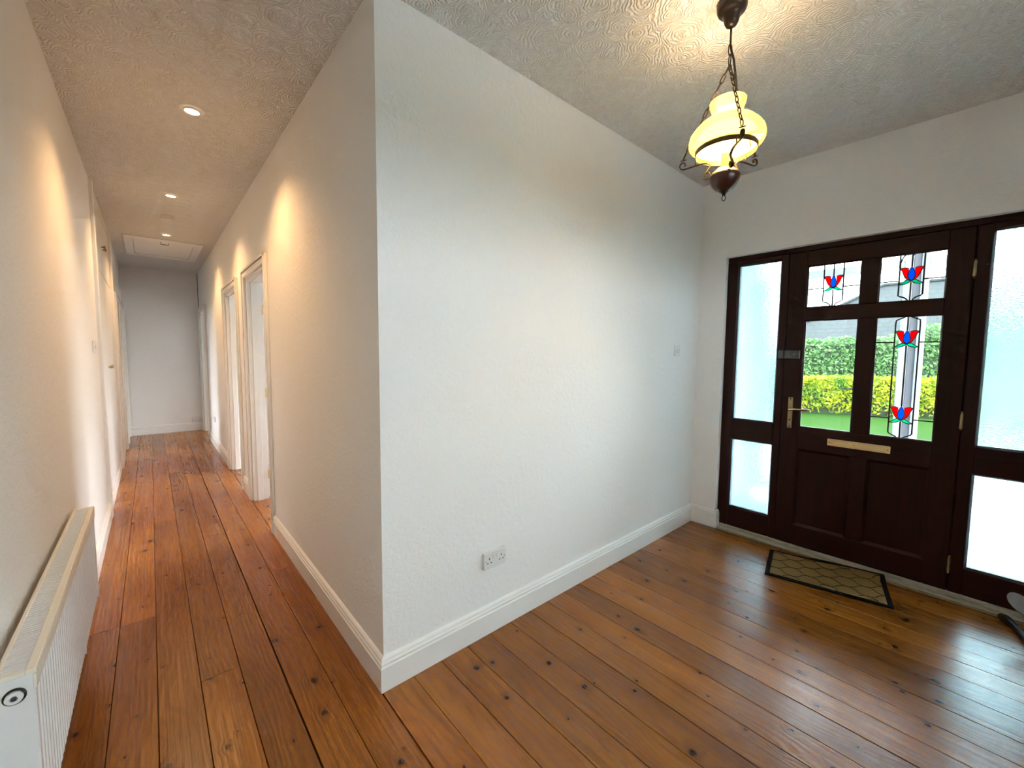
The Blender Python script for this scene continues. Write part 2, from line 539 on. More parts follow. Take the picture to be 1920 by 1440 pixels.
for k in range(len(GAPS)-1):
    gl = GW.get(k, 0.0022)/2; gr = GW.get(k+1, 0.0022)/2
    x0, x1 = GAPS[k]+gl, GAPS[k+1]-gr
    if k <= 6:
        cuts = [YB]+FIX[k]+[HL]
    elif k == 21-1:
        cuts = [YB, -1.018, 0.0]
    else:
        cuts = [YB, 0.0]
        if k % 3 == 0: cuts = [YB, random.uniform(-2.6, -1.9), 0.0]
    for a, b in zip(cuts[:-1], cuts[1:]):
        board(x0, x1, a+0.0012, b-0.0012)
# boards running on under the right-hand doorways
for k in range(7, 13):
    x0, x1 = GAPS[k]+0.0012, GAPS[k+1]-0.0012
    for a, b in ((1.95, 3.2+0.1*(k % 3)), (3.2+0.1*(k % 3), 4.7), (6.6, HL)):
        board(x0, x1, a+0.001, b-0.001)

# --- ceiling
ceiling = struct('ceiling', MB().box(-5.2, XD+0.3, YB-0.1, HL+0.1, H, H+0.14).box(XD+0.3, 4.2, WT, HL+0.1, H, H+0.14), ARTEX,
                 'white artex ceiling with combed swirls over hall and entrance', 'ceiling')

# --- walls
def wall_x(mb, x0, x1, y0, y1, openings):
    """wall lying along Y with (ya,yb,z0,z1) openings"""
    y = y0
    for (a, b, zb, zt) in sorted(openings):
        if a > y: mb.box(x0, x1, y, a, WB, H)
        if zb > 0: mb.box(x0, x1, a, b, WB, zb)
        if zt < H: mb.box(x0, x1, a, b, zt, H)
        y = b
    if y < y1: mb.box(x0, x1, y, y1, WB, H)
    return mb
def wall_y(mb, y0, y1, x0, x1, openings):
    x = x0
    for (a, b, zb, zt) in sorted(openings):
        if a > x: mb.box(x, a, y0, y1, WB, H)
        if zb > 0: mb.box(a, b, y0, y1, WB, zb)
        if zt < H: mb.box(a, b, y0, y1, zt, H)
        x = b
    if x < x1: mb.box(x, x1, y0, y1, WB, H)
    return mb

OP_R = [(2.09, 2.98, 0, 2.13), (3.49, 4.38, 0, 2.13), (6.80, 7.66, 0, 2.13)]
OP_L = [(3.32, 5.25, 0, H), (5.77, 6.55, 0, 2.13), (7.13, 7.77, 0, 2.13)]
struct('wall_right', wall_x(MB(), 0.0, WT, 0.0, HL, OP_R), WALL, 'white hall wall with three open doorways, right of the hall')
struct('wall_left', wall_x(MB(), XL-WT, XL, YB, HL, OP_L), WALL, 'white hall wall with the radiator and cupboard, left of the hall')
struct('wall_centre', MB().box(WT, XD+0.25, 0.0, WT, WB, H), WALL, 'large plain white wall between hall corner and front door')
FO = (-2.010, -0.209, 0, 2.238)
struct('wall_front', wall_x(MB(), XD, XD+0.25, YB, 0.0, [FO]), WALL, 'white wall around the dark wooden entrance door')
struct('wall_end', MB().box(-5.2, 4.2, HL, HL+WT, WB, H), WALL, 'white wall closing the far end of the hall')
struct('wall_back', wall_y(MB(), YB-WT, YB, XL-WT, XD+0.25, [(W0, W1, 1.62, 2.24)]), WALL,
       'white wall with a wide window behind the viewpoint')
# side rooms seen as light through the doorways
struct('wall_side_room_west', MB().box(-5.2, XL-WT, 4.9, 5.0, WB, H), WALL, 'white wall of the room left of the hall')
struct('wall_side_room_outer', wall_x(MB(), -3.7, -3.55, 5.0, HL, [(6.2, 7.7, 0.4, 2.0)]), WALL, 'white window wall of the room left of the hall')
struct('wall_east_room_near', MB().box(WT, 3.9, 1.70, 1.80, WB, H), WALL, 'white wall of the first room right of the hall')
struct('wall_east_room_mid', MB().box(WT, 3.9, 5.2, 5.3, WB, H), WALL, 'white partition wall of the second room right of the hall')
struct('wall_east_room_outer', wall_x(MB(), 3.8, 3.95, 1.8, HL, [(2.1, 4.9, 0.7, 2.3), (5.6, 7.6, 0.5, 2.3)]), WALL,
       'white window wall of the rooms right of the hall')

# --- skirting
SK = [(0.0, 0.0), (0.020, 0.0), (0.020, 0.103), (0.0222, 0.105), (0.0222, 0.108), (0.0165, 0.1115), (0.0155, 0.115), (0.0190, 0.1185),
      (0.0198, 0.122), (0.0188, 0.126), (0.0140, 0.1295), (0.0125, 0.133), (0.0155, 0.1355), (0.0140, 0.141), (0.0070, 0.147), (0.0, 0.149)]
def skirt(name, path, label):
    mb = MB().sweep(path, SK)
    o = mb.build(name, GLOSS)
    tag(o, label, 'skirting board', kind='structure')
    return o
# room side lies to the left of the path direction
skirt('baseboard_centre', [(XD+0.045, -0.209), (XD, -0.209), (XD, 0.0), (0.0, 0.0), (0.0, 2.02)][::1],
      'white moulded skirting board wrapping the hall corner to the front door')
skirt('baseboard_right', [(0.0, 3.05), (0.0, 3.42)], 'short white skirting board between the two near hall doorways')
skirt('baseboard_right', [(0.0, 4.45), (0.0, 6.73)], 'white skirting board on the bright far right stretch of the hall')
skirt('baseboard_end', [(0.0, HL), (XL, HL)], 'white skirting board along the hall end wall')
skirt('baseboard_left', [(XL, 3.25), (XL, YB)], 'white skirting board behind the radiator')
skirt('baseboard_left', [(XL, 5.70), (XL, 5.32)], 'short white skirting board beyond the hall cupboard')
skirt('baseboard_back', [(XL, YB), (XD, YB), (XD, -2.01)], 'white skirting board behind the viewpoint')

# --- door casings in the hall
def casing(name, x, side, ya, yb, zt, label, w=0.07, depth=WT):
    """architrave (two legs and head) on the hall face plus lining; side=-1 room lies at smaller x"""
    t = thing(name, (x, (ya+yb)/2, 0), label, 'door frame', kind='structure')
    p = 0.022*side
    for (a, b) in ((ya-w, ya), (yb, yb+w)):
        m = MB().cbox(x, x+p, a, b, 0, zt+w, 0.004)
        inner = (a, b)
        m.cbox(x+p, x+p*1.35, (a if a < ya else b-0.022), (a+0.022 if a < ya else b), 0, zt+w, 0.003)
        m.build('architrave', GLOSS, t)
    m = MB().cbox(x, x+p, ya, yb, zt, zt+w, 0.004)
    m.cbox(x+p, x+p*1.35, ya-w, yb+w, zt+w-0.022, zt+w, 0.003)
    m.build('head_architrave', GLOSS, t)
    d = -depth*side
    for (a, b) in ((ya, ya+0.028), (yb-0.028, yb)):
        MB().cbox(x, x+d, a, b, 0, zt, 0.002).build('jamb_lining', GLOSS, t)
    MB().cbox(x, x+d, ya+0.028, yb-0.028, zt-0.028, zt, 0.002).build('head_lining', GLOSS, t)
    m = MB()
    for (a, b) in ((ya+0.028, ya+0.04), (yb-0.04, yb-0.028)):
        m.cbox(x+d*0.25, x+d*0.62, a, b, 0, zt-0.028, 0.002)
    m.cbox(x+d*0.25, x+d*0.62, ya+0.04, yb-0.04, zt-0.04, zt-0.028, 0.002)
    m.build('door_stop', GLOSS, t)
    return t
casing('trim_1', 0.0, -1, 2.09, 2.98, 2.13, 'white frame of the nearest doorway on the right of the hall')
casing('trim_2', 0.0, -1, 3.49, 4.38, 2.13, 'white frame of the middle doorway on the right of the hall')
casing('trim_3', 0.0, -1, 6.80, 7.66, 2.13, 'white frame of the farthest doorway beside the hall end wall')
casing('trim_4', XL, 1, 5.77, 6.55, 2.13, 'white frame of the bright open doorway left of the hall')
casing('trim_5', XL, 1, 7.13, 7.74, 2.13, 'white frame of the last doorway left of the hall')

def hall_door(name, hx, hy, dx, dy, w, label):
    """flat white panelled leaf, from hinge point along (dx,dy)"""
    t = thing(name, (hx, hy, 0), label, 'door', kind='structure')
    th = 0.038
    nx, ny = -dy, dx
    def slab(u0, u1, z0, z1, o0, o1):
        P = []
        for z in (z0, z1):
            for (u, o) in ((u0, o0), (u1, o0), (u1, o1), (u0, o1)):
                P.append((hx+dx*u+nx*o, hy+dy*u+ny*o, z))
        return P, [(0,3,2,1),(4,5,6,7),(0,1,5,4),(1,2,6,5),(2,3,7,6),(3,0,4,7)]
    m = MB()
    for a in ((0, 0.1, 0.008, 2.09), (w-0.1, w, 0.008, 2.09), (0.1, w-0.1, 0.008, 0.22), (0.1, w-0.1, 0.85, 1.0), (0.1, w-0.1, 1.97, 2.09)):
        m.add(*slab(*a, 0, th))
    m.build('leaf_frame', GLOSS, t)
    for a in ((0.1, w-0.1, 0.22, 0.85), (0.1, w-0.1, 1.0, 1.97)):
        MB().add(*slab(*a, 0.012, th-0.012)).build('panel', GLOSS, t)
    for z in (0.25, 1.05, 1.85):
        MB().lathe([(0.006, -0.045), (0.008, -0.04), (0.008, 0.04), (0.006, 0.045)], (hx-dx*0.006+nx*0.0, hy-dy*0.006-ny*0.004, z), 10).build('hinge', BRASSP, t)
    k = (hx+dx*(w-0.06)+nx*(th+0.04), hy+dy*(w-0.06)+ny*(th+0.04), 1.0)
    k0 = (hx+dx*(w-0.06)+nx*th, hy+dy*(w-0.06)+ny*th, 1.0)
    MB().tube([k0, k, (k[0]-dx*0.1, k[1]-dy*0.1, 1.0)], 0.009, 8).build('handle', BRASSP, t)
    return t
hall_door('door_2', WT+0.01, 2.952, 1, 0.02, 0.80, 'white panelled door standing open inside the nearest right doorway')
hall_door('door_3', WT+0.01, 4.352, 1, 0.05, 0.80, 'white panelled door standing open inside the middle right doorway')
hall_door('door_4', XL-0.06, 7.16, 0, 1, 0.55, 'white closed door at the far left end of the hall')

# ================================================================== FRONT ENTRANCE
FX = XD+0.05           # inner face of door and frame
Y0, Y1 = -0.209, -2.005
frame = thing('trim_6', (FX+0.04, -1.1, 0), 'dark mahogany entrance frame with head, jambs and mullions', 'door frame', kind='structure')
FZ0 = 0.034
MB().cbox(FX, FX+0.085, Y1, Y0, 2.200, 2.238, 0.004).build('frame_head', MAHOGH, frame)
for (a, b, nm) in ((Y0, -0.287, 'jamb'), (-0.590, -0.640, 'mullion'), (-1.560, -1.622, 'mullion'), (-1.925, Y1, 'jamb')):
    MB().cbox(FX, FX+0.085, b, a, FZ0, 2.2, 0.004).build(nm, MAHOG, frame)
m = MB()
for (a, b) in ((-0.590, -0.658), (-1.542, -1.622)):
    m.box(FX+0.044, FX+0.085, b, a, FZ0, 2.2)
m.box(FX+0.044, FX+0.085, -1.542, -0.658, 2.183, 2.2)
m.box(FX+0.044, FX+0.085, -1.542, -0.658, FZ0, 0.050)
m.build('door_rebate', MAHOG, frame)
# glazing helper
def beads(y0, y1, z0, z1, x, s=0.011):
    m = MB()
    # chamfered bead running round a light
    a, b = max(y0, y1), min(y0, y1)
    o = [(a, z0), (a, z1), (b, z1), (b, z0)]
    i = [(a-s, z0+s), (a-s, z1-s), (b+s, z1-s), (b+s, z0+s)]
    vs_ = [(x-0.0, y, z) for y, z in o]+[(x+0.012, y, z) for y, z in i]+[(x+0.024, y, z) for y, z in i]+[(x+0.024, y, z) for y, z in o]
    fs = []
    for k in range(3):
        for q in range(4):
            r = (q+1) % 4
            fs.append((k*4+q, k*4+r, k*4+4+r, k*4+4+q))
    return m.add(vs_, fs)
GX = FX+0.020
def sidelight(name, ya, yb, label):
    t = thing(name, (FX+0.04, (ya+yb)/2, FZ0), label, 'sidelight window', kind='structure')
    for (z0, z1, nm) in ((FZ0, 0.195, 'bottom_rail'), (0.768, 0.928, 'middle_rail'), (2.168, 2.2, 'top_rail')):
        MB().cbox(FX+0.002, FX+0.075, yb, ya, z0, z1, 0.003).build(nm, MAHOGH, t)
    for (z0, z1) in ((0.195, 0.768), (0.928, 2.168)):
        pn = MB().box(GX, GX+0.004, yb, ya, z0, z1).build('pane', FROST, t)
        pn['label'] = 'obscure textured glass'
        beads(ya, yb, z0, z1, FX+0.006, 0.009).build('glazing_bead', MAHOG, t)
    return t
sidelight('window_1', -0.287, -0.590, 'frosted two-pane sidelight between the hall corner and the front door latch')
sidelight('window_2', -1.622, -1.925, 'frosted two-pane sidelight on the hinge side of the front door')

door = thing('door_1', (FX+0.02, -1.1, 0.036), 'dark mahogany front door with tulip stained glass panes', 'door', kind='structure')
DX0, DX1 = FX-0.004, FX+0.041
DL, DR, DB, DT = -0.643, -1.557, 0.036, 2.197
PL = (-0.754, -1.056); PR = (-1.146, -1.451)
def dpart(name, ya, yb, z0, z1, mat=MAHOG):
    return MB().cbox(DX0, DX1, yb, ya, z0, z1, 0.003).build(name, mat, door)
dpart('stile', DL, PL[0], DB, DT)
dpart('stile', PR[1], DR, DB, DT)
dpart('top_rail', PL[0], PR[1], 2.093, DT, MAHOGH)
dpart('glazing_rail', PL[0], PR[1], 1.706, 1.797, MAHOGH)
dpart('lock_rail', PL[0], PR[1], 0.763, 0.926, MAHOGH)
dpart('bottom_rail', PL[0], PR[1], DB, 0.187, MAHOGH)
dpart('muntin', PL[1], PR[0], 1.797, 2.093)
dpart('muntin', PL[1], PR[0], 0.926, 1.706)
dpart('muntin', -1.064, -1.150, 0.187, 0.763)
for (ya, yb) in ((PL[0], -1.064), (-1.150, PR[1])):
    m = MB().box(DX0+0.016, DX1-0.012, yb, ya, 0.187, 0.763)
    beads_ = beads(ya, yb, 0.187, 0.763, DX0+0.002, 0.016)
    pn = m.build('panel', MAHOG, door)
    beads_.build('panel_moulding', MAHOG, pn)
def tulip(pane, cy, zt, x):
    """stained tulip: zt is the height of the petal tips"""
    x0, x1 = x-0.0035, x-0.0005
    def P(pts, mir=1):
        r = [(cy-mir*dy, zt+dz) for dy, dz in pts]
        return r if mir == 1 else r[::-1]
    for mir in (1, -1):
        MB().plate(P([(-0.052, 0.0), (-0.040, 0.003), (-0.028, 0.003), (-0.016, -0.002), (-0.0135, -0.012), (-0.017, -0.028), (-0.0175, -0.045), (-0.0125, -0.064), (-0.006, -0.077),
                      (-0.015, -0.072), (-0.027, -0.058), (-0.036, -0.040), (-0.044, -0.017)], mir), x0, x1).build('petal', RED, pane)
        MB().plate(P([(-0.002, -0.079), (-0.012, -0.073), (-0.022, -0.0735), (-0.034, -0.085), (-0.052, -0.0975), (-0.038, -0.099), (-0.022, -0.0955), (-0.010, -0.089)], mir), x0, x1).build('leaf', GREEN, pane)
    bud = [(0.0, 0.008), (-0.006, -0.004), (-0.0125, -0.020), (-0.0165, -0.038), (-0.0165, -0.050), (-0.0125, -0.063), (-0.006, -0.072), (0.0, -0.077),
           (0.006, -0.072), (0.0125, -0.063), (0.0165, -0.050), (0.0165, -0.038), (0.0125, -0.020), (0.006, -0.004)]
    MB().plate(P(bud), x0-0.0006, x1).build('bud', BLUE, pane)
    m = MB()
    xo = x-0.0035
    def L(pts, closed=False, r=0.0026):
        m.tube([(xo, cy-dy, zt+dz) for dy, dz in pts], r, 6, closed)
    L(bud, True)
    for s in (1, -1):
        L([(s*-0.055, 0.001), (s*-0.040, 0.004), (s*-0.028, 0.004), (s*-0.014, -0.003)])
        L([(s*-0.055, 0.001), (s*-0.044, -0.018), (s*-0.036, -0.041), (s*-0.027, -0.059), (s*-0.015, -0.073), (s*-0.004, -0.079)])
        L([(0, -0.080), (s*-0.012, -0.072), (s*-0.022, -0.0725), (s*-0.034, -0.084), (s*-0.056, -0.0985)])
        L([(0, -0.080), (s*-0.010, -0.090), (s*-0.022, -0.0965), (s*-0.038, -0.100), (s*-0.056, -0.0985)])
    L([(0, -0.080), (-0.004, -0.085), (0, -0.090), (0.004, -0.085)], True)
    m.build('lead_outline', LEAD, pane)
def came(pane, lines, x, r=0.0043):
    m = MB()
    for ln in lines:
        m.tube([(x-0.0035, y, z) for y, z in ln], r, 6)
    m.build('lead_came', LEAD, pane)
PX = FX+0.016
for (ya, yb) in (PL, PR):
    # upper lights
    pn = MB().box(PX, PX+0.004, yb, ya, 1.797, 2.093).build('pane', CLEAR, door)
    pn['label'] = 'clear glass with leaded tulip'
    beads(ya, yb, 1.797, 2.093, DX0+0.004, 0.007).build('glazing_bead', MAHOG, pn)
    cy_ = -0.906 if ya == PL[0] else -1.297
    tulip(pn, cy_, 2.003, PX)
    came(pn, [[(cy_+0.055, 2.093), (cy_+0.055, 1.836), (cy_+0.046, 1.829), (cy_+0.028, 1.822), (cy_+0.015, 1.810), (cy_+0.008, 1.797)],
              [(cy_-0.055, 2.093), (cy_-0.055, 1.836), (cy_-0.046, 1.829), (cy_-0.028, 1.822), (cy_-0.015, 1.810), (cy_-0.008, 1.797)],
              [(cy_, 2.093), (cy_, 2.011)], [(cy_, 1.913), (cy_, 1.797)],
              [(ya, 1.928), (cy_+0.055, 1.928)], [(cy_-0.055, 1.928), (yb, 1.928)]]
         + ([[(cy_+0.030, 2.093), (cy_+0.044, 2.070), (cy_+0.054, 2.040)], [(cy_-0.012, 2.093), (cy_-0.002, 2.078)]] if ya == PR[0] else []), PX)
# lower lights
pn = MB().box(PX, PX+0.004, PL[1], PL[0], 0.926, 1.706).build('pane', CLEAR, door)
beads(PL[0], PL[1], 0.926, 1.706, DX0+0.004, 0.007).build('glazing_bead', MAHOG, pn)
pn = MB().box(PX, PX+0.004, PR[1], PR[0], 0.926, 1.706).build('pane', CLEAR, door)
pn['label'] = 'tall clear glass with two leaded tulips'
beads(PR[0], PR[1], 0.926, 1.706, DX0+0.004, 0.007).build('glazing_bead', MAHOG, pn)
cy_ = -1.298
tulip(pn, cy_, 1.609, PX); tulip(pn, cy_, 1.125, PX)
def crv(s): return [(cy_+s*0.008, 1.706), (cy_+s*0.018, 1.697), (cy_+s*0.034, 1.690), (cy_+s*0.054, 1.680), (cy_+s*0.056, 1.66), (cy_+s*0.056, 0.962), (cy_+s*0.050, 0.954), (cy_+s*0.034, 0.945), (cy_+s*0.020, 0.937), (cy_+s*0.012, 0.928)]
came(pn, [crv(1), crv(-1), [(cy_, 1.706), (cy_, 1.617)], [(cy_, 1.519), (cy_, 1.133)], [(cy_, 1.035), (cy_, 0.926)],
          [(PR[0], 1.541), (cy_+0.056, 1.541)], [(cy_-0.056, 1.541), (PR[1], 1.541)],
          [(PR[0], 1.053), (cy_+0.056, 1.053)], [(cy_-0.056, 1.053), (PR[1], 1.053)]], PX)
# letter plate
lp = MB().cbox(DX0-0.006, DX0, -1.264, -0.932, 0.820, 0.870, 0.002).build('letter_plate', BRASSP, door)
lp['label'] = 'brass letter plate'
MB().cbox(DX0-0.0085, DX0-0.006, -1.235, -0.961, 0.829, 0.861, 0.001).build('flap', BRASSP, lp)
for y in (-0.945, -1.251):
    MB().lathe([(0.004, 0.0), (0.004, -0.0015), (0.002, -0.003)], (DX0-0.006, y, 0.845), 10, 'x').build('screw', BRASS, lp)
MB().lathe([(0.004, 0.0), (0.004, -0.002), (0.001, -0.004)], (DX0-0.0085, -1.080, 0.845), 10, 'x').build('flap_stud', BRASS, lp)
# lever handle
hp = MB().cbox(DX0-0.006, DX0, -0.714, -0.683, 0.914, 1.144, 0.002).build('handle_plate', BRASS, door)
hp['label'] = 'long brass lever plate'
MB().tube([(DX0-0.006, -0.698, 1.055), (DX0-0.045, -0.698, 1.055), (DX0-0.052, -0.706, 1.056), (DX0-0.054, -0.74, 1.060), (DX0-0.053, -0.80, 1.063), (DX0-0.050, -0.832, 1.061)],
          [0.010, 0.009, 0.009, 0.008, 0.009, 0.006], 10).build('lever', BRASSP, hp, smooth=True)
for z in (0.926, 1.132):
    MB().lathe([(0.005, 0.0), (0.005, -0.001), (0.003, -0.002)], (DX0-0.006, -0.6985, z), 10, 'x').build('screw', BRONZE, hp)
MB().lathe([(0.006, 0.0), (0.006, -0.0015), (0.003, -0.002)], (DX0-0.006, -0.6985, 0.975), 12, 'x').build('keyhole', BLACK, hp)
# night latch
nl = MB().cbox(DX0-0.026, DX0, -0.741, -0.644, 1.428, 1.491, 0.003).build('night_latch', STEEL, door)
MB().lathe([(0.019, 0.0), (0.019, -0.012), (0.013, -0.016), (0.012, -0.022)], (DX0-0.026, -0.716, 1.4595), 20, 'x').build('latch_knob', STEEL, nl, smooth=True, auto=40)
MB().cbox(DX0-0.029, DX0-0.026, -0.684, -0.662, 1.448, 1.471, 0.001).build('snib', STEEL, nl)
MB().cbox(FX-0.024, FX, -0.638, -0.606, 1.428, 1.491, 0.003).build('latch_keep', STEEL, frame)
# hinges
for z in (1.957, 1.074, 0.200):
    hg = MB().lathe([(0.002, -0.058), (0.006, -0.052), (0.004, -0.047), (0.0085, -0.044), (0.0085, -0.015), (0.0075, -0.014), (0.0085, -0.013), (0.0085, 0.013), (0.0075, 0.014),
                     (0.0085, 0.015), (0.0085, 0.044), (0.004, 0.047), (0.006, 0.052), (0.002, 0.058)], (DX0-0.004, -1.5605, z), 14)
    hg.build('hinge', BRASS, door, smooth=True, auto=35)
MB().lathe([(0.004, 0.0), (0.004, -0.008), (0.002, -0.010)], (FX, -1.607, 1.975), 8, 'x').build('alarm_contact', STEEL, frame)
# threshold
th = thing('trim_7', (XD, -1.1, 0), 'worn pale threshold with brass edging strip under the front door', 'threshold', kind='structure')
MB().cbox(XD-0.028, XD-0.010, Y1-0.005, Y0-0.024, -0.004, 0.006, 0.002).build('brass_strip', BRASS, th)
MB().cbox(XD-0.006, XD+0.044, Y1-0.005, Y0-0.003, -0.02, 0.012, 0.003).build('lower_sill', SILL, th)
MB().cbox(XD+0.048, XD+0.25, Y1-0.005, Y0-0.001, -0.02, 0.033, 0.003).build('upper_sill', SILL, th)

# small window in the wall behind the viewpoint
w3 = thing('window_3', ((W0+W1)/2, YB-0.06, 1.62), 'wide low white window high in the wall behind the viewpoint', 'window', kind='structure')
for (a, b, c, d) in ((W0, W0+0.05, 1.62, 2.24), (W1-0.05, W1, 1.62, 2.24), (W0+0.05, W1-0.05, 1.62, 1.67), (W0+0.05, W1-0.05, 2.19, 2.24)):
    MB().cbox(a, b, YB-0.10, YB-0.04, c, d, 0.004).build('frame_bar', UPVC, w3)
MB().box(W0+0.05, W1-0.05, YB-0.072, YB-0.068, 1.67, 2.19).build('pane', CLEAR, w3)
MB().cbox(W0-0.03, W1+0.03, YB-0.04, YB+0.06, 1.59, 1.62, 0.004).build('sill_board', GLOSS, w3)
# ================================================================== HALL CUPBOARD (left)
cb = thing('built_in_cupboard', (XL-0.3, 4.285, 0), 'full-height white built-in cupboard in the left hall wall', 'cupboard')
m = MB().cbox(XL-0.02, XL+0.024, 3.25, 3.32, 0, H-0.001, 0.004)
m.build('architrave', GLOSS, cb)
MB().cbox(XL-0.02, XL+0.024, 5.25, 5.32, 0, H-0.001, 0.004).build('architrave', GLOSS, cb)
MB().box(XL-0.02, XL+0.004, 3.32, 5.25, 2.18, 2.24).build('cross_rail', GLOSS, cb)
MB().box(XL-0.02, XL+0.010, 3.32, 5.25, 0.0, 0.10).build('plinth', GLOSS, cb)
MB().box(XL-0.02, XL+0.004, 3.32, 5.25, 2.79, H-0.001).build('top_rail', GLOSS, cb)
MB().box(XL-0.60, XL-0.05, 3.33, 5.24, 0.0, 2.84).build('carcass', GLOSS, cb)
def cdoor(y0, y1, z0, z1, ky, kz):
    d = MB().cbox(XL-0.026, XL+0.0, y0, y1, z0, z1, 0.002).build('door', GLOSS, cb)
    MB().lathe([(0.007, 0.0), (0.006, 0.012), (0.014, 0.018), (0.016, 0.026), (0.010, 0.032)], (XL, ky, kz), 14, 'x').build('knob', BRASS, d, smooth=True, auto=40)
cdoor(3.325, 4.284, 2.245, 2.785, 4.22, 2.47); cdoor(4.288, 5.245, 2.245, 2.785, 4.36, 2.47)
cdoor(3.325, 4.284, 0.105, 2.175, 4.22, 1.28); cdoor(4.288, 5.245, 0.105, 2.175, 4.36, 1.28)

# ================================================================== RADIATOR
ra = thing('radiator', (-0.968, 0.51, 0.24), 'white convector radiator with slatted top grille on the left wall', 'radiator')
RX0, RX1, RY0, RY1, RZ0, RZ1 = -1.000, -0.937, -0.167, 1.185, 0.24, 0.69
# fluted front
prof = []
PIT = 0.0333
npt = int((RY1-RY0-0.02)/PIT)
y = RY0+0.012
pts = [(RX1-0.003, RY0+0.004)]
for i in range(npt):
    for (f, dx) in ((0.12, -0.005), (0.34, 0.004), (0.66, 0.004), (0.88, -0.005)):
        pts.append((RX1-0.006+dx, y+f*PIT))
    y += PIT
pts.append((RX1-0.003, RY1-0.004))
vs_, fs = [], []
zz = [RZ0, RZ0+0.012, RZ1-0.060, RZ1-0.046]
for zi, z in enumerate(zz):
    for (x, yy) in pts:
        xx = x if zi in (1, 2) else RX1-0.006
        vs_.append((xx, yy, z))
n = len(pts)
for k in range(3):
    for i in range(n-1):
        fs.append((k*n+i, k*n+i+1, (k+1)*n+i+1, (k+1)*n+i))
MB().add(vs_, fs).build('fluted_front', RADW, ra)
MB().box(RX0, RX0+0.006, RY0+0.004, RY1-0.004, RZ0, RZ1-0.03).build('back_panel', RADW, ra)
m = MB()
for yy in [RY0+0.02+0.020*i for i in range(66)]:
    m.box(RX0+0.008, RX1-0.012, yy, yy+0.002, RZ0+0.02, RZ1-0.06)
fo = m.build('convector_fins', STEEL, ra); fo['kind'] = 'stuff'  # fins set dense and dark to put shade inside the grille
sp = MB().cbox(RX0-0.002, RX1+0.001, RY0-0.004, RY0+0.010, RZ0-0.004, RZ1-0.004, 0.003).build('side_panel', RADW, ra)
MB().cbox(RX0-0.002, RX1+0.001, RY1-0.010, RY1+0.004, RZ0-0.004, RZ1-0.004, 0.003).build('side_panel', RADW, ra)
# end plug
pc = (-0.9685, RY0-0.004, RZ1-0.052)
MB().lathe([(0.0185, 0.002), (0.0195, -0.004), (0.0175, -0.007), (0.0155, -0.003), (0.0155, 0.002)], pc, 24, 'y').build('plug_collar', BLACK, sp, smooth=True, auto=40)
MB().lathe([(0.0150, 0.0), (0.0150, -0.010), (0.0130, -0.012), (0.0070, -0.012), (0.0060, -0.009)], pc, 24, 'y').build('bleed_plug', PLASTIC, sp, smooth=True, auto=40)
MB().lathe([(0.0050, -0.009), (0.0050, -0.0125), (0.003, -0.013)], pc, 12, 'y').build('bleed_screw', STEEL, sp)
# top grille: rim + slats
tg = MB()
tg.cbox(RX0-0.003, RX0+0.007, RY0-0.006, RY1+0.006, RZ1-0.012, RZ1, 0.002)
tg.cbox(RX1-0.014, RX1+0.004, RY0-0.006, RY1+0.006, RZ1-0.012, RZ1, 0.002)
tg.cbox(RX1-0.002, RX1+0.004, RY0-0.006, RY1+0.006, RZ1-0.048, RZ1-0.012, 0.001)
tg.cbox(RX0+0.007, RX1-0.014, RY0-0.006, RY0+0.010, RZ1-0.012, RZ1, 0.002)
tg.cbox(RX0+0.007, RX1-0.014, RY1-0.010, RY1+0.006, RZ1-0.012, RZ1, 0.002)
tg = tg.build('top_rim', CREAMP, ra)
m = MB()
yy = RY0+0.014
while yy < RY1-0.014:
    m.box(RX0+0.007, RX1-0.014, yy, yy+0.0055, RZ1-0.010, RZ1-0.002)
    yy += 0.0125
g = m.build('grille_slats', RADW, tg); g['kind'] = 'stuff'
for yy in (0.1, 0.95):
    MB().box(XL+0.0005, RX0, yy, yy+0.03, 0.33, 0.60).build('mounting_bracket', STEEL, ra)
MB().tube([(-0.990, RY1-0.06, 0.245), (-0.990, RY1-0.06, 0.0)], 0.0065, 8).build('feed_pipe', GLOSS, ra)

# ================================================================== SOCKETS AND SWITCHES
def on_wall(u, z, d, face):
    """u along the wall, d out of it"""
    if face == 'centre': return (u, -d, z)
    if face == 'right': return (-d, u, z)
    if face == 'left': return (XL+d, u, z)
    if face == 'end': return (u, HL-d, z)
def wbox(mb, face, u0, u1, z0, z1, d0, d1, b=0.0015):
    a = on_wall(u0, z0, d0, face); c = on_wall(u1, z1, d1, face)
    return mb.cbox(a[0], c[0], a[1], c[1], a[2], c[2], b)
def double_socket(face, u, z, label, group=None, deep=0.012, w=0.146, back=False):
    base = on_wall(u, z, 0, face)
    t = thing('double_socket', base, label, 'socket', group)
    h = 0.043
    wbox(MB(), face, u-w/2, u+w/2, z-h, z+h, 0.0, deep, 0.003).build('faceplate', PLASTIC, t)
    for s in (-1, 1):
        c = u+s*w*0.27
        wbox(MB(), face, u+s*0.012-0.007, u+s*0.012+0.007, z+0.008, z+0.030, deep, deep+0.003, 0.001).build('rocker', PLASTIC, t)
        wbox(MB(), face, c-0.0028, c+0.0028, z+0.006, z+0.016, deep-0.002, deep+0.0004, 0.0002).build('earth_slot', BLACK, t)
        for q in (-0.011, 0.011):
            wbox(MB(), face, c+q-0.0038, c+q+0.0038, z-0.0135, z-0.0085, deep-0.002, deep+0.0004, 0.0002).build('pin_slot', BLACK, t)
    for s in (-1, 1):
        wbox(MB(), face, u+s*0.060-0.0025, u+s*0.060+0.0025, z-0.0025, z+0.0025, deep-0.002, deep+0.0005, 0.0005).build('screw', STEEL, t)
    return t
double_socket('centre', 0.598, 0.391, 'white double socket low on the big wall above the skirting', deep=0.022)
double_socket('end', -0.098, 0.197, 'small white double socket on the hall end wall above the skirting', deep=0.03)
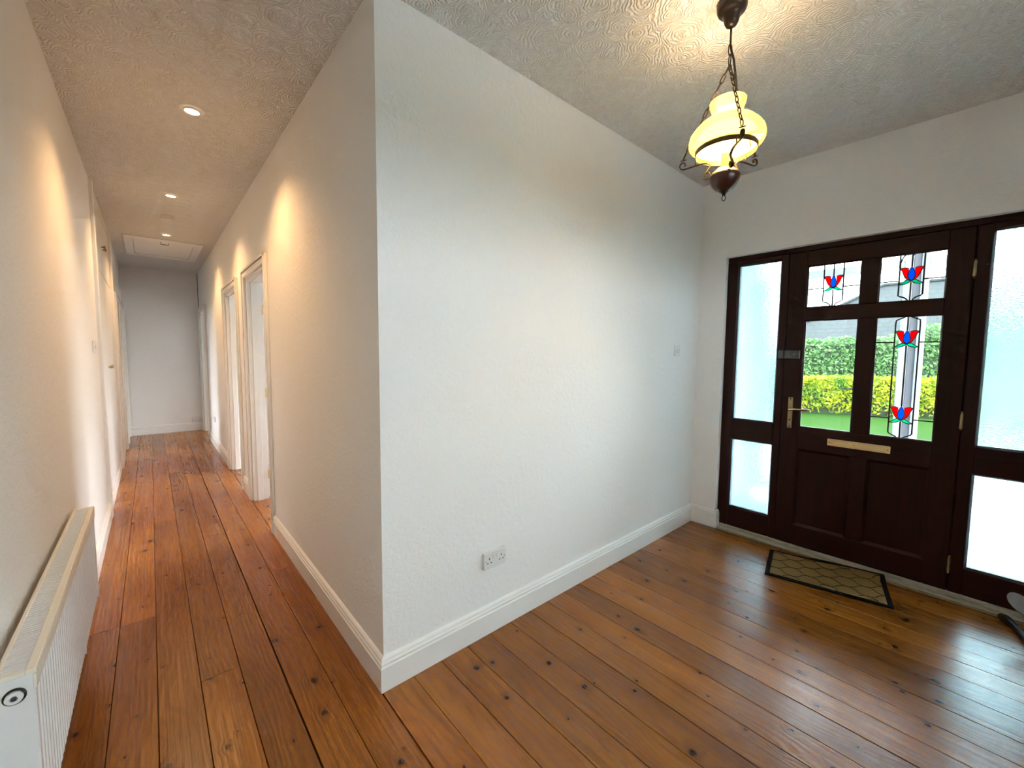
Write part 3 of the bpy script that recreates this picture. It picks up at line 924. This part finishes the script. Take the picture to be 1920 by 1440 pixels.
double_socket('right', 6.01, 0.423, 'white socket on the bright far right stretch of the hall wall')
def switch(face, u, z, label, n=1):
    t = thing('light_switch', on_wall(u, z, 0, face), label, 'light switch')
    wbox(MB(), face, u-0.043, u+0.043, z-0.043, z+0.043, 0, 0.012, 0.002).build('faceplate', PLASTIC, t)
    for i in range(n):
        c = u+(i-(n-1)/2)*0.022
        wbox(MB(), face, c-0.007, c+0.007, z-0.014, z+0.014, 0.012, 0.0165, 0.0015).build('rocker', PLASTIC, t)
        wbox(MB(), face, c-0.008, c+0.008, z-0.0155, z-0.0138, 0.0115, 0.0126, 0.0003).build('rocker_gap', BLACK, t)
    for s in (-1, 1):
        wbox(MB(), face, u+s*0.030-0.0025, u+s*0.030+0.0025, z-0.0025, z+0.0025, 0.011, 0.0126, 0.0004).build('screw', STEEL, t)
    return t
switch('centre', 2.472, 1.485, 'white light switch on the big wall near the front door', 2)
switch('left', 2.83, 1.475, 'white light switch on the left hall wall before the cupboard', 1)

# cable at the end wall corner
tag(MB().tube([(-0.004, HL-0.004, 2.25), (-0.004, HL-0.004, H)], 0.0038, 8).build('surface_cable', DARK),
    'thin dark cable in the corner above the farthest right doorway', 'cable')

# ================================================================== CEILING FITTINGS
def downlight(x, y, label):
    t = thing('downlight', (x, y, H), label, 'ceiling light', 'recessed downlights along the hall ceiling')
    MB().lathe([(0.030, -0.001), (0.044, -0.004), (0.058, -0.006), (0.062, -0.003), (0.062, 0.0)], (x, y, H), 36, cap=False).build('rim', GLOSS, t, smooth=True, auto=50)
    MB().lathe([(0.043, -0.004), (0.042, -0.011), (0.0365, -0.015), (0.034, -0.011)], (x, y, H), 32, cap=False).build('eyeball', CREAMP, t, smooth=True, auto=50)
    MB().lathe([(0.034, -0.011), (0.025, -0.0125), (0.012, -0.0135), (0.001, -0.014)], (x, y, H), 28, cap=False).build('lens', LENS, t, smooth=True)
    ld = bpy.data.lights.new('downlight_lamp', 'SPOT')
    ld.energy = DOWN_W; ld.color = DOWN_C; ld.spot_size = math.radians(128); ld.spot_blend = 0.75; ld.shadow_soft_size = 0.03
    lo = bpy.data.objects.new('downlight_lamp', ld); COL.objects.link(lo)
    lo.location = (0, 0, -0.03); lo.parent = t
downlight(-0.457, 1.505, 'recessed round downlight, the nearest of three in the hall ceiling')
downlight(-0.500, 3.285, 'recessed round downlight, the middle one between the nearest light and smoke alarm')
downlight(-0.495, 4.945, 'recessed round downlight beside the loft hatch edge, the farthest one')
t = thing('smoke_alarm', (-0.505, 4.10, H), 'small round white smoke alarm on the hall ceiling', 'smoke alarm')
MB().lathe([(0.064, 0.0), (0.064, -0.010), (0.056, -0.012)], (-0.505, 4.10, H), 32, cap=False).build('base', PLASTIC, t, smooth=True, auto=40)
MB().lathe([(0.058, -0.010), (0.060, -0.016), (0.054, -0.033), (0.030, -0.038), (0.001, -0.039)], (-0.505, 4.10, H), 32, cap=False).build('cover', CREAMP, t, smooth=True, auto=40)
MB().lathe([(0.010, -0.038), (0.010, -0.041), (0.001, -0.0415)], (-0.485, 4.085, H), 12, cap=False).build('test_button', PLASTIC, t)
# loft hatch
t = thing('loft_hatch', (-0.5, 5.92, H), 'white loft hatch with frame and pull handle in the hall ceiling', 'loft hatch')
hx0, hx1, hy0, hy1 = -0.892, -0.110, 5.255, 6.60
ix0, ix1, iy0, iy1 = -0.808, -0.200, 5.395, 6.43
for (a, b, c, d) in ((hx0, hx1, hy0, iy0), (hx0, hx1, iy1, hy1), (hx0, ix0, iy0, iy1), (ix1, hx1, iy0, iy1)):
    MB().cbox(a, b, c, d, H-0.016, H, 0.004).build('frame_board', GLOSS, t)
MB().cbox(ix0+0.006, ix1-0.006, iy0+0.006, iy1-0.006, H-0.006, H, 0.002).build('hatch_panel', WALL, t)
MB().tube([(-0.54, 5.43, H-0.006), (-0.54, 5.43, H-0.035), (-0.46, 5.43, H-0.035), (-0.46, 5.43, H-0.006)], 0.004, 8).build('pull_handle', STEEL, t)

# ================================================================== PENDANT LAMP
AX, AY = 1.104, -0.874
pl = thing('pendant_lamp', (AX, AY, H), 'oil-lamp style pendant with yellow opal glass shade hung on chains', 'pendant lamp')
C0 = (AX, AY, 0)
MB().lathe([(0.054, 2.849), (0.056, 2.842), (0.055, 2.826), (0.050, 2.815), (0.045, 2.810), (0.036, 2.806), (0.031, 2.796), (0.026, 2.776), (0.020, 2.764), (0.009, 2.758), (0.004, 2.757)], C0, 36).build('ceiling_rose', ROSEM, pl, smooth=True, auto=50)
# orientation: toward-camera direction
td = Vector((-0.69741-AX, -1.61188-AY, 0)).normalized()
tr = Vector((-td.y, td.x, 0))            # to the right seen from the camera
def pol(phi, r, z):
    d = td*math.cos(phi)+tr*math.sin(phi)
    return Vector((AX+d.x*r, AY+d.y*r, z))
MB().tube([(AX, AY, 2.762), (AX, AY, 2.690), tuple(pol(math.radians(115), 0.006, 2.665)), tuple(pol(math.radians(115), 0.016, 2.635)), tuple(pol(math.radians(120), 0.026, 2.58)),
           tuple(pol(math.radians(130), 0.042, 2.50)), tuple(pol(math.radians(130), 0.05, 2.44)), tuple(pol(math.radians(130), 0.03, 2.36)), (AX, AY, 2.29)], 0.0042, 8).build('flex_cable', BLACK, pl, smooth=True)
shade = MB().lathe([(0.0655, 2.474), (0.068, 2.472), (0.0665, 2.462), (0.062, 2.448), (0.056, 2.434), (0.0525, 2.424), (0.0535, 2.417), (0.061, 2.411), (0.080, 2.402), (0.104, 2.386), (0.124, 2.365),
                    (0.137, 2.346), (0.1415, 2.326), (0.140, 2.312), (0.134, 2.301), (0.125, 2.293), (0.112, 2.287)], C0, 64, cap=False).build('shade', OPAL, pl, smooth=True)
shade['label'] = 'yellow opal glass vase-shaped shade'
MB().lathe([(0.1125, 2.293), (0.1150, 2.293), (0.1150, 2.271), (0.1125, 2.271), (0.1125, 2.293)], C0, 64, cap=False).build('shade_ring', BRONZE, pl, smooth=True, auto=40)
# body
MB().lathe([(0.056, 2.176), (0.0575, 2.182), (0.056, 2.186), (0.050, 2.193), (0.040, 2.201), (0.036, 2.203), (0.034, 2.209), (0.024, 2.214), (0.018, 2.217), (0.002, 2.218)], C0, 40, cap=False).build('brass_gallery', BRASSP, pl, smooth=True, auto=40)
MB().lathe([(0.0570, 2.181), (0.0575, 2.174), (0.054, 2.160), (0.046, 2.143), (0.034, 2.129), (0.021, 2.122), (0.012, 2.119), (0.001, 2.118)], C0, 40, cap=False).build('wooden_bowl', WOODB, pl, smooth=True, auto=50)
MB().lathe([(0.021, 2.1225), (0.016, 2.117), (0.009, 2.113), (0.006, 2.104), (0.001, 2.103)], C0, 20, cap=False).build('finial', BRONZE, pl, smooth=True)
lk = [(AX+tr.x*0.0062*math.cos(w), AY+tr.y*0.0062*math.cos(w), 2.093+0.0115*math.sin(w)) for w in [2*math.pi*i/16 for i in range(16)]]
MB().tube(lk, 0.0018, 6, True).build('finial_ring', BRONZE, pl, smooth=True)
MB().lathe([(0.016, 2.215), (0.0165, 2.262), (0.0165, 2.268), (0.004, 2.269)], C0, 20, cap=False).build('candle_sleeve', SLEEVE, pl, smooth=True, auto=40)
MB().lathe([(0.010, 2.268), (0.012, 2.276), (0.018, 2.290), (0.020, 2.303), (0.018, 2.318), (0.010, 2.332), (0.001, 2.340)], C0, 20, cap=False).build('bulb', BULB, pl, smooth=True)
def spiral(phi, rc, zc, r0, r1, a0, a1, n=18):
    out = []
    for i in range(n+1):
        f = i/n
        a = a0+(a1-a0)*f; r = r0+(r1-r0)*f
        out.append(pol(phi, rc+r*math.cos(a), zc+r*math.sin(a)))
    return out
PHI = [math.radians(a) for a in (18, -102, 138)]
def links(p0, p1, n, parent, r=0.0024, hw=0.0068):
    p0 = Vector(p0); p1 = Vector(p1)
    ax = (p1-p0); L = ax.length/n; ax.normalize()
    s1 = ax.cross(Vector((0.3, 0.7, 0.2))).normalized(); s2 = ax.cross(s1).normalized()
    for i in range(n):
        c = p0+ax*(L*(i+0.5)); side = s1 if i % 2 else (s1*0.35+s2*0.94)
        hl = L*0.5+0.003
        pts = []
        for k in range(14):
            w = 2*math.pi*k/14
            cx = math.copysign(abs(math.cos(w))**0.8, math.cos(w)); sy = math.copysign(abs(math.sin(w))**0.8, math.sin(w))
            pts.append(c+ax*(hl*cx)+side*(hw*sy))
        MB().tube(pts, r, 5, True).build('chain_link', BRONZE, parent, smooth=True)
for phi in PHI:
    path = spiral(phi, 0.069, 2.202, 0.004, 0.019, math.radians(-60), math.radians(-60)+math.radians(400), 22)   # inner scroll
    path += [pol(phi, 0.055, 2.238), pol(phi, 0.070, 2.250), pol(phi, 0.092, 2.254), pol(phi, 0.115, 2.253), pol(phi, 0.145, 2.250)]
    path += spiral(phi, 0.166, 2.267, 0.018, 0.006, math.radians(-100), math.radians(230), 16)
    arm = MB().tube(path, 0.004, 8, flat=(0.0055, 0.0022)).build('scroll_arm', BRONZE, pl, smooth=True)
    MB().tube([pol(phi, 0.1125, 2.283), pol(phi, 0.1135, 2.268), pol(phi, 0.1135, 2.252)], 0.003, 6).build('ring_stay', BRONZE, arm, smooth=True)
    tip = pol(phi, 0.166, 2.288)
    MB().tube([tip+Vector((0.011*math.cos(w), 0.011*math.sin(w), 0.004*math.cos(w))) for w in [2*math.pi*i/16 for i in range(16)]], 0.0016, 6, True).build('jump_ring', BRONZE, arm, smooth=True)
    ch = bpy.data.objects.new('suspension_chain', None); COL.objects.link(ch); ch.parent = pl
    links(tip+Vector((0, 0, 0.006)), (AX, AY, 2.612), 11, ch)
ch = bpy.data.objects.new('suspension_chain', None); COL.objects.link(ch); ch.parent = pl
links((AX, AY, 2.612), (AX, AY, 2.690), 2, ch, 0.0022, 0.0085)
ld = bpy.data.lights.new('pendant_bulb_light', 'POINT')
ld.energy = PENDANT_W; ld.color = PENDANT_C; ld.shadow_soft_size = 0.035
lo = bpy.data.objects.new('pendant_bulb_light', ld); COL.objects.link(lo)
lo.parent = pl; lo.location = (0, 0, 2.345+0.03-H)

# ================================================================== DOORMAT
MC = Vector((2.585, -1.016)); MROT = math.radians(12.5)
mt = thing('doormat', (MC.x, MC.y, 0), 'brown coir doormat with black rubber border and trellis pattern', 'doormat')
ca, sa = math.cos(MROT), math.sin(MROT)
def zlift(x):
    f = min(1, max(0, (x-2.755)/0.05)); f = f*f*(3-2*f)
    return f*0.0135
def mp(u, v, z):
    # u along the long side (towards -Y), v towards the door
    x = MC.x+v*ca+u*sa; yy = MC.y-u*ca+v*sa
    return (x, yy, z+zlift(x))
def mgrid(u0, u1, v0, v1, z0, z1, nu, nv):
    m = MB(); vs_ = []; fs = []
    for z in (z0, z1):
        for j in range(nv+1):
            for i in range(nu+1):
                vs_.append(mp(u0+(u1-u0)*i/nu, v0+(v1-v0)*j/nv, z))
    N = (nu+1)*(nv+1)
    idx = lambda i, j, k: k*N+j*(nu+1)+i
    for j in range(nv):
        for i in range(nu):
            fs.append((idx(i,j,1), idx(i+1,j,1), idx(i+1,j+1,1), idx(i,j+1,1)))
            fs.append((idx(i,j,0), idx(i,j+1,0), idx(i+1,j+1,0), idx(i+1,j,0)))
    for i in range(nu):
        fs.append((idx(i,0,0), idx(i+1,0,0), idx(i+1,0,1), idx(i,0,1)))
        fs.append((idx(i,nv,0), idx(i,nv,1), idx(i+1,nv,1), idx(i+1,nv,0)))
    for j in range(nv):
        fs.append((idx(0,j,0), idx(0,j,1), idx(0,j+1,1), idx(0,j+1,0)))
        fs.append((idx(nu,j,0), idx(nu,j+1,0), idx(nu,j+1,1), idx(nu,j,1)))
    return m.add(vs_, fs)
MU, MV = 0.318, 0.213
mgrid(-MU+0.026, MU-0.026, -MV+0.026, MV-0.026, 0.001, 0.010, 24, 16).build('coir_field', COIR, mt)
bd = MB()
for a in ((-MU, MU, -MV, -MV+0.028), (-MU, MU, MV-0.028, MV), (-MU, -MU+0.028, -MV+0.028, MV-0.028), (MU-0.028, MU, -MV+0.028, MV-0.028)):
    q = mgrid(*a, 0.0005, 0.0085, 12, 8); bd.add(q.v, q.f)
bd.build('rubber_border', RUBBER, mt)
tl = MB()
NU, PU, PV = 90, 0.190, 0.128
uu = MU-0.027; vv = MV-0.027
for kk in range(-3, 4):
    base = kk*PV/2+0.01
    sgn = 1 if kk % 2 else -1
    run = []
    for i in range(NU+1):
        u = -uu+2*uu*i/NU
        w = 2*math.pi*(u+0.03)/PU
        s = math.sin(w)
        sh = math.copysign(abs(s)**0.75, s)*1.06
        v = base+sgn*sh*PV/4
        if abs(v) <= vv:
            run.append((u, v))
        else:
            if len(run) > 1: tl.tube([mp(a, b, 0.0098) for a, b in run], 0.0022, 5)
            run = []
    if len(run) > 1: tl.tube([mp(a, b, 0.0098) for a, b in run], 0.0022, 5)
tl.build('trellis_lines', RUBBER, mt)

# ================================================================== IRON BOOT JACK by the right sidelight
bj = thing('boot_jack', (2.60, -1.90, 0), 'dark metal boot jack with a rounded grey plate beside the hinge-side sidelight', 'boot jack')
def blade(c, t1, t2, nrm, a, b, th, n=28):
    c = Vector(c); t1 = Vector(t1).normalized(); nrm = Vector(nrm).normalized(); t2 = nrm.cross(t1).normalized()
    m = MB(); vs_ = []; fs = []
    for s in (-th/2, th/2):
        for i in range(n):
            w = 2*math.pi*i/n
            vs_.append(c+t1*(a*math.cos(w))+t2*(b*math.sin(w)*(1.0+0.18*math.cos(w)))+nrm*s)
    fs = [tuple(range(n-1, -1, -1)), tuple(range(n, 2*n))]+[(i, (i+1) % n, n+(i+1) % n, n+i) for i in range(n)]
    return m.add(vs_, fs)
blade((2.645, -1.850, 0.155), (0.10, 0.62, 0.50), None, (-0.75, -0.1, 0.62), 0.085, 0.040, 0.010).build('toe_plate', PEWTER, bj, smooth=True, auto=40)
MB().tube([(2.64, -1.900, 0.128), (2.630, -1.880, 0.10), (2.610, -1.866, 0.05), (2.60, -1.862, 0.012)], [0.012, 0.012, 0.013, 0.016], 10).build('post', IRON, bj, smooth=True)
MB().tube([(2.775, -1.778, 0.022), (2.745, -1.790, 0.028), (2.700, -1.812, 0.026), (2.640, -1.836, 0.020), (2.580, -1.850, 0.016), (2.53, -1.862, 0.018), (2.50, -1.90, 0.018), (2.50, -1.98, 0.016)],
          [0.020, 0.021, 0.017, 0.013, 0.014, 0.017, 0.016, 0.016], 12).build('base_arm', IRON, bj, smooth=True)
MB().tube([(2.775, -2.0, 0.022), (2.745, -1.99, 0.028), (2.700, -1.965, 0.026), (2.640, -1.935, 0.020), (2.600, -1.865, 0.016)],
          [0.020, 0.021, 0.017, 0.013, 0.013], 12).build('base_arm', IRON, bj, smooth=True)

# ================================================================== PORCH
pf = struct('floor_porch', MB().box(XD+0.25, 4.25, -2.75, 0.15, -0.25, -0.02), CONC, 'pale tiled floor of the glazed porch', 'floor')
struct('wall_porch_left', MB().box(XD+0.25, 4.16, -0.05, 0.07, -0.1, 2.6), PORCHW, 'white side wall of the porch seen through the frosted sidelight')
struct('ceiling_porch', MB().box(XD+0.25, 4.30, -2.75, 0.15, 2.55, 2.62), UPVC, 'white porch ceiling outside the front door', 'ceiling')
po = thing('porch_glazing', (4.12, -1.3, -0.02), 'white plastic framed porch glazing with black-handled door outside', 'porch')
PX0, PX1 = 4.08, 4.145
def ppart(name, ya, yb, z0, z1, x0=PX0, x1=PX1):
    return MB().cbox(x0, x1, yb, ya, z0, z1, 0.006).build(name, PORCHS if name == 'mullion_strip' else PORCHF, po)
st = ppart('door_stile', -0.862, -0.955, 0.06, 2.26)
ppart('post', -0.05, -0.115, -0.02, 2.36)
ppart('door_stile', -0.125, -0.195, 0.06, 2.26)
ppart('post', -1.145, -1.200, -0.02, 2.36); ppart('mullion_strip', -1.200, -1.250, -0.02, 2.36, PX0+0.02, PX1); ppart('post', -1.250, -1.296, -0.02, 2.36)
ppart('post', -2.00, -2.07, -0.02, 2.36); ppart('post', -2.65, -2.72, -0.02, 2.36)
ppart('head_rail', -0.05, -2.72, 2.36, 2.55)
ppart('transom', -0.195, -0.862, 2.19, 2.26); ppart('transom', -0.955, -1.145, 2.20, 2.26); ppart('transom', -1.296, -2.65, 2.20, 2.26)
ppart('bottom_rail', -0.195, -0.862, 0.06, 0.20); ppart('bottom_rail', -0.955, -1.145, -0.02, 0.12); ppart('bottom_rail', -1.296, -2.65, -0.02, 0.12)
hd = MB().cbox(PX0-0.012, PX0, -0.925, -0.893, 1.02, 1.25, 0.003).build('door_handle', BLACK, po)
MB().tube([(PX0-0.012, -0.909, 1.16), (PX0-0.05, -0.909, 1.16), (PX0-0.055, -0.87, 1.16), (PX0-0.055, -0.80, 1.155)], 0.008, 8).build('lever', STEEL, hd)
for (a, b) in ((-0.195, -0.862), (-0.955, -1.145), (-1.296, -2.00), (-2.07, -2.65)):
    MB().box(4.11, 4.114, b, a, 0.12, 2.20).build('pane', CLEAR, po)

# ================================================================== GARDEN
struct('lawn', MB().box(-30, 45, -40, 40, -0.45, -0.25), GRASS, 'bright green lawn seen through the front door glass', 'lawn')
struct('bounce_slab_front', MB().box(4.25, 9.6, -24, 24, -0.30, -0.235), PAVING, 'pale ground slab added outside the porch to bounce daylight indoors', 'bounce_slab_front')  # added pale ground, bounces skylight through the door onto the ceiling
struct('bounce_slab_back', MB().box(-12, 4.2, -16, YB-WT, -0.30, -0.235), PAVING, 'unseen pale ground slab added behind the house to bounce daylight indoors', 'bounce_slab_back')  # added out of view, bounces skylight through the back window onto the ceiling
HD = Vector((1.54, -2.50)).normalized()      # hedges run along this line
HN = Vector((HD.y, -HD.x))                   # towards the house is -? fixed below
if HN.x > 0: HN = -HN                        # HN points back towards the house
def hedge(name, a0, s0, s1, depth, zt, nleaf, leaf, size, label, humps, seed):
    rr = random.Random(seed)
    base = Vector(a0)
    t = thing(name, (base.x, base.y, -0.25), label, 'hedge')
    def top(s): return zt(s)
    def pt(s, d, z): return (base.x+HD.x*s-HN.x*d, base.y+HD.y*s-HN.y*d, z)
    # core: lumpy long body
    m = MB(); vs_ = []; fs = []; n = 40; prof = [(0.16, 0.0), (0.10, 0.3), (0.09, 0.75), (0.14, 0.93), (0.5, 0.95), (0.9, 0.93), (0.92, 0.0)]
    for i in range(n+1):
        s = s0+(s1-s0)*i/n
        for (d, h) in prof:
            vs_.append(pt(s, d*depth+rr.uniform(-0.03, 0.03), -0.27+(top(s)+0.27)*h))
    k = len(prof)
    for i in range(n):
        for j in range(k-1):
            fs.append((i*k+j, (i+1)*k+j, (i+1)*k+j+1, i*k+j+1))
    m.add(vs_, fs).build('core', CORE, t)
    m = MB(); vs_ = []; fs = []
    for i in range(nleaf):
        s = rr.uniform(s0, s1)
        if rr.random() < 0.30:
            d = rr.uniform(0, depth); z = top(s)+rr.gauss(0, 0.025)
        else:
            d = abs(rr.gauss(0, 0.045)); f = rr.random()
            z = -0.22+(top(s)+0.22)*(f**0.62 if humps else f)
            if z < -0.05: d += 0.12*rr.random()
        c = Vector(pt(s, d, z))
        u = Vector((rr.gauss(0, 1), rr.gauss(0, 1), rr.gauss(0, 1))).normalized()
        w = u.orthogonal().normalized()
        q = rr.uniform(0, 6.28); w = (w*math.cos(q)+u.cross(w)*math.sin(q))
        L = size*rr.uniform(0.7, 1.4)
        vs_ += [c-u*L, c+w*L*0.45, c+u*L, c-w*L*0.45]
        fs.append((4*i, 4*i+1, 4*i+2, 4*i+3))
    m.add(vs_, fs)
    o = m.build('foliage', leaf, t); o['kind'] = 'stuff'
    return t
hedge('low_hedge', (14.30, 1.23), -7.0, 9.0, 1.1, lambda s: 0.82+0.02*math.sin(s*2.1), 26000, LEAF_Y, 0.050,
      'low yellow-green clipped hedge at the edge of the lawn', True, 3)
hedge('tall_hedge', (15.62, 1.38), -8.0, 9.0, 1.2,
      lambda s: 1.98+0.05*math.sin(s*3.0)+0.04*math.sin(s*7.3)+max(0, min(1, (s-1.4)/1.0))*0.38, 30000, LEAF_G, 0.055,
      'tall dark green clipped hedge behind the low yellow hedge', False, 5)
# neighbour's house
hs = thing('neighbour_house', (30, -2, -0.3), 'neighbouring pale house with a grey slate hipped roof beyond the hedges', 'house')
MB().box(26.6, 34, -15, 6.2, -0.3, 2.35).build('walls', RENDER, hs)
ex0, ex1, ey0, ey1, ez = 26.2, 34.4, -15.5, 6.7, 2.30
rx, rz, ry0, ry1 = 30.3, 5.45, -12.0, 2.2
def roofface(name, poly):
    o = MB().add(poly, [tuple(range(len(poly)))])
    return o
def slope(poly, name):
    # flat in its own object space so that the slate courses follow the slope
    P = [Vector(p) for p in poly]
    o0 = P[0]; ux = (P[1]-P[0]).normalized(); nz = ux.cross(P[-1]-P[0]).normalized(); uy = nz.cross(ux)
    me = bpy.data.meshes.new(name)
    lv = [((p-o0).dot(uy), (p-o0).dot(ux), 0.0) for p in P]
    n = len(lv)
    lv2 = lv+[(a, b, -0.08 if nz.z < 0 else -0.08) for a, b, c in lv]
    fs = [tuple(range(n)), tuple(range(2*n-1, n-1, -1))]+[(i, (i+1) % n, n+(i+1) % n, n+i) for i in range(n)]
    me.from_pydata(lv2, [], fs); me.materials.append(SLATE); me.update()
    o = bpy.data.objects.new(name, me); COL.objects.link(o)
    M4 = Matrix((uy, ux, uy.cross(ux))).transposed().to_4x4(); M4.translation = o0-hs.location
    o.parent = hs; o.matrix_local = M4
    return o
slope([(ex0, ey0, ez), (ex0, ey1, ez), (rx, ry1, rz), (rx, ry0, rz)], 'roof_slope')
slope([(ex1, ey1, ez), (ex1, ey0, ez), (rx, ry0, rz), (rx, ry1, rz)], 'roof_slope')
slope([(ex0, ey1, ez), (ex1, ey1, ez), (rx, ry1, rz)], 'roof_slope')
slope([(ex1, ey0, ez), (ex0, ey0, ez), (rx, ry0, rz)], 'roof_slope')
MB().tube([(ex0, ey1, ez+0.02), (rx, ry1, rz+0.02), (rx, ry0, rz+0.02)], 0.10, 8).build('ridge_tiles', SLATE, hs)
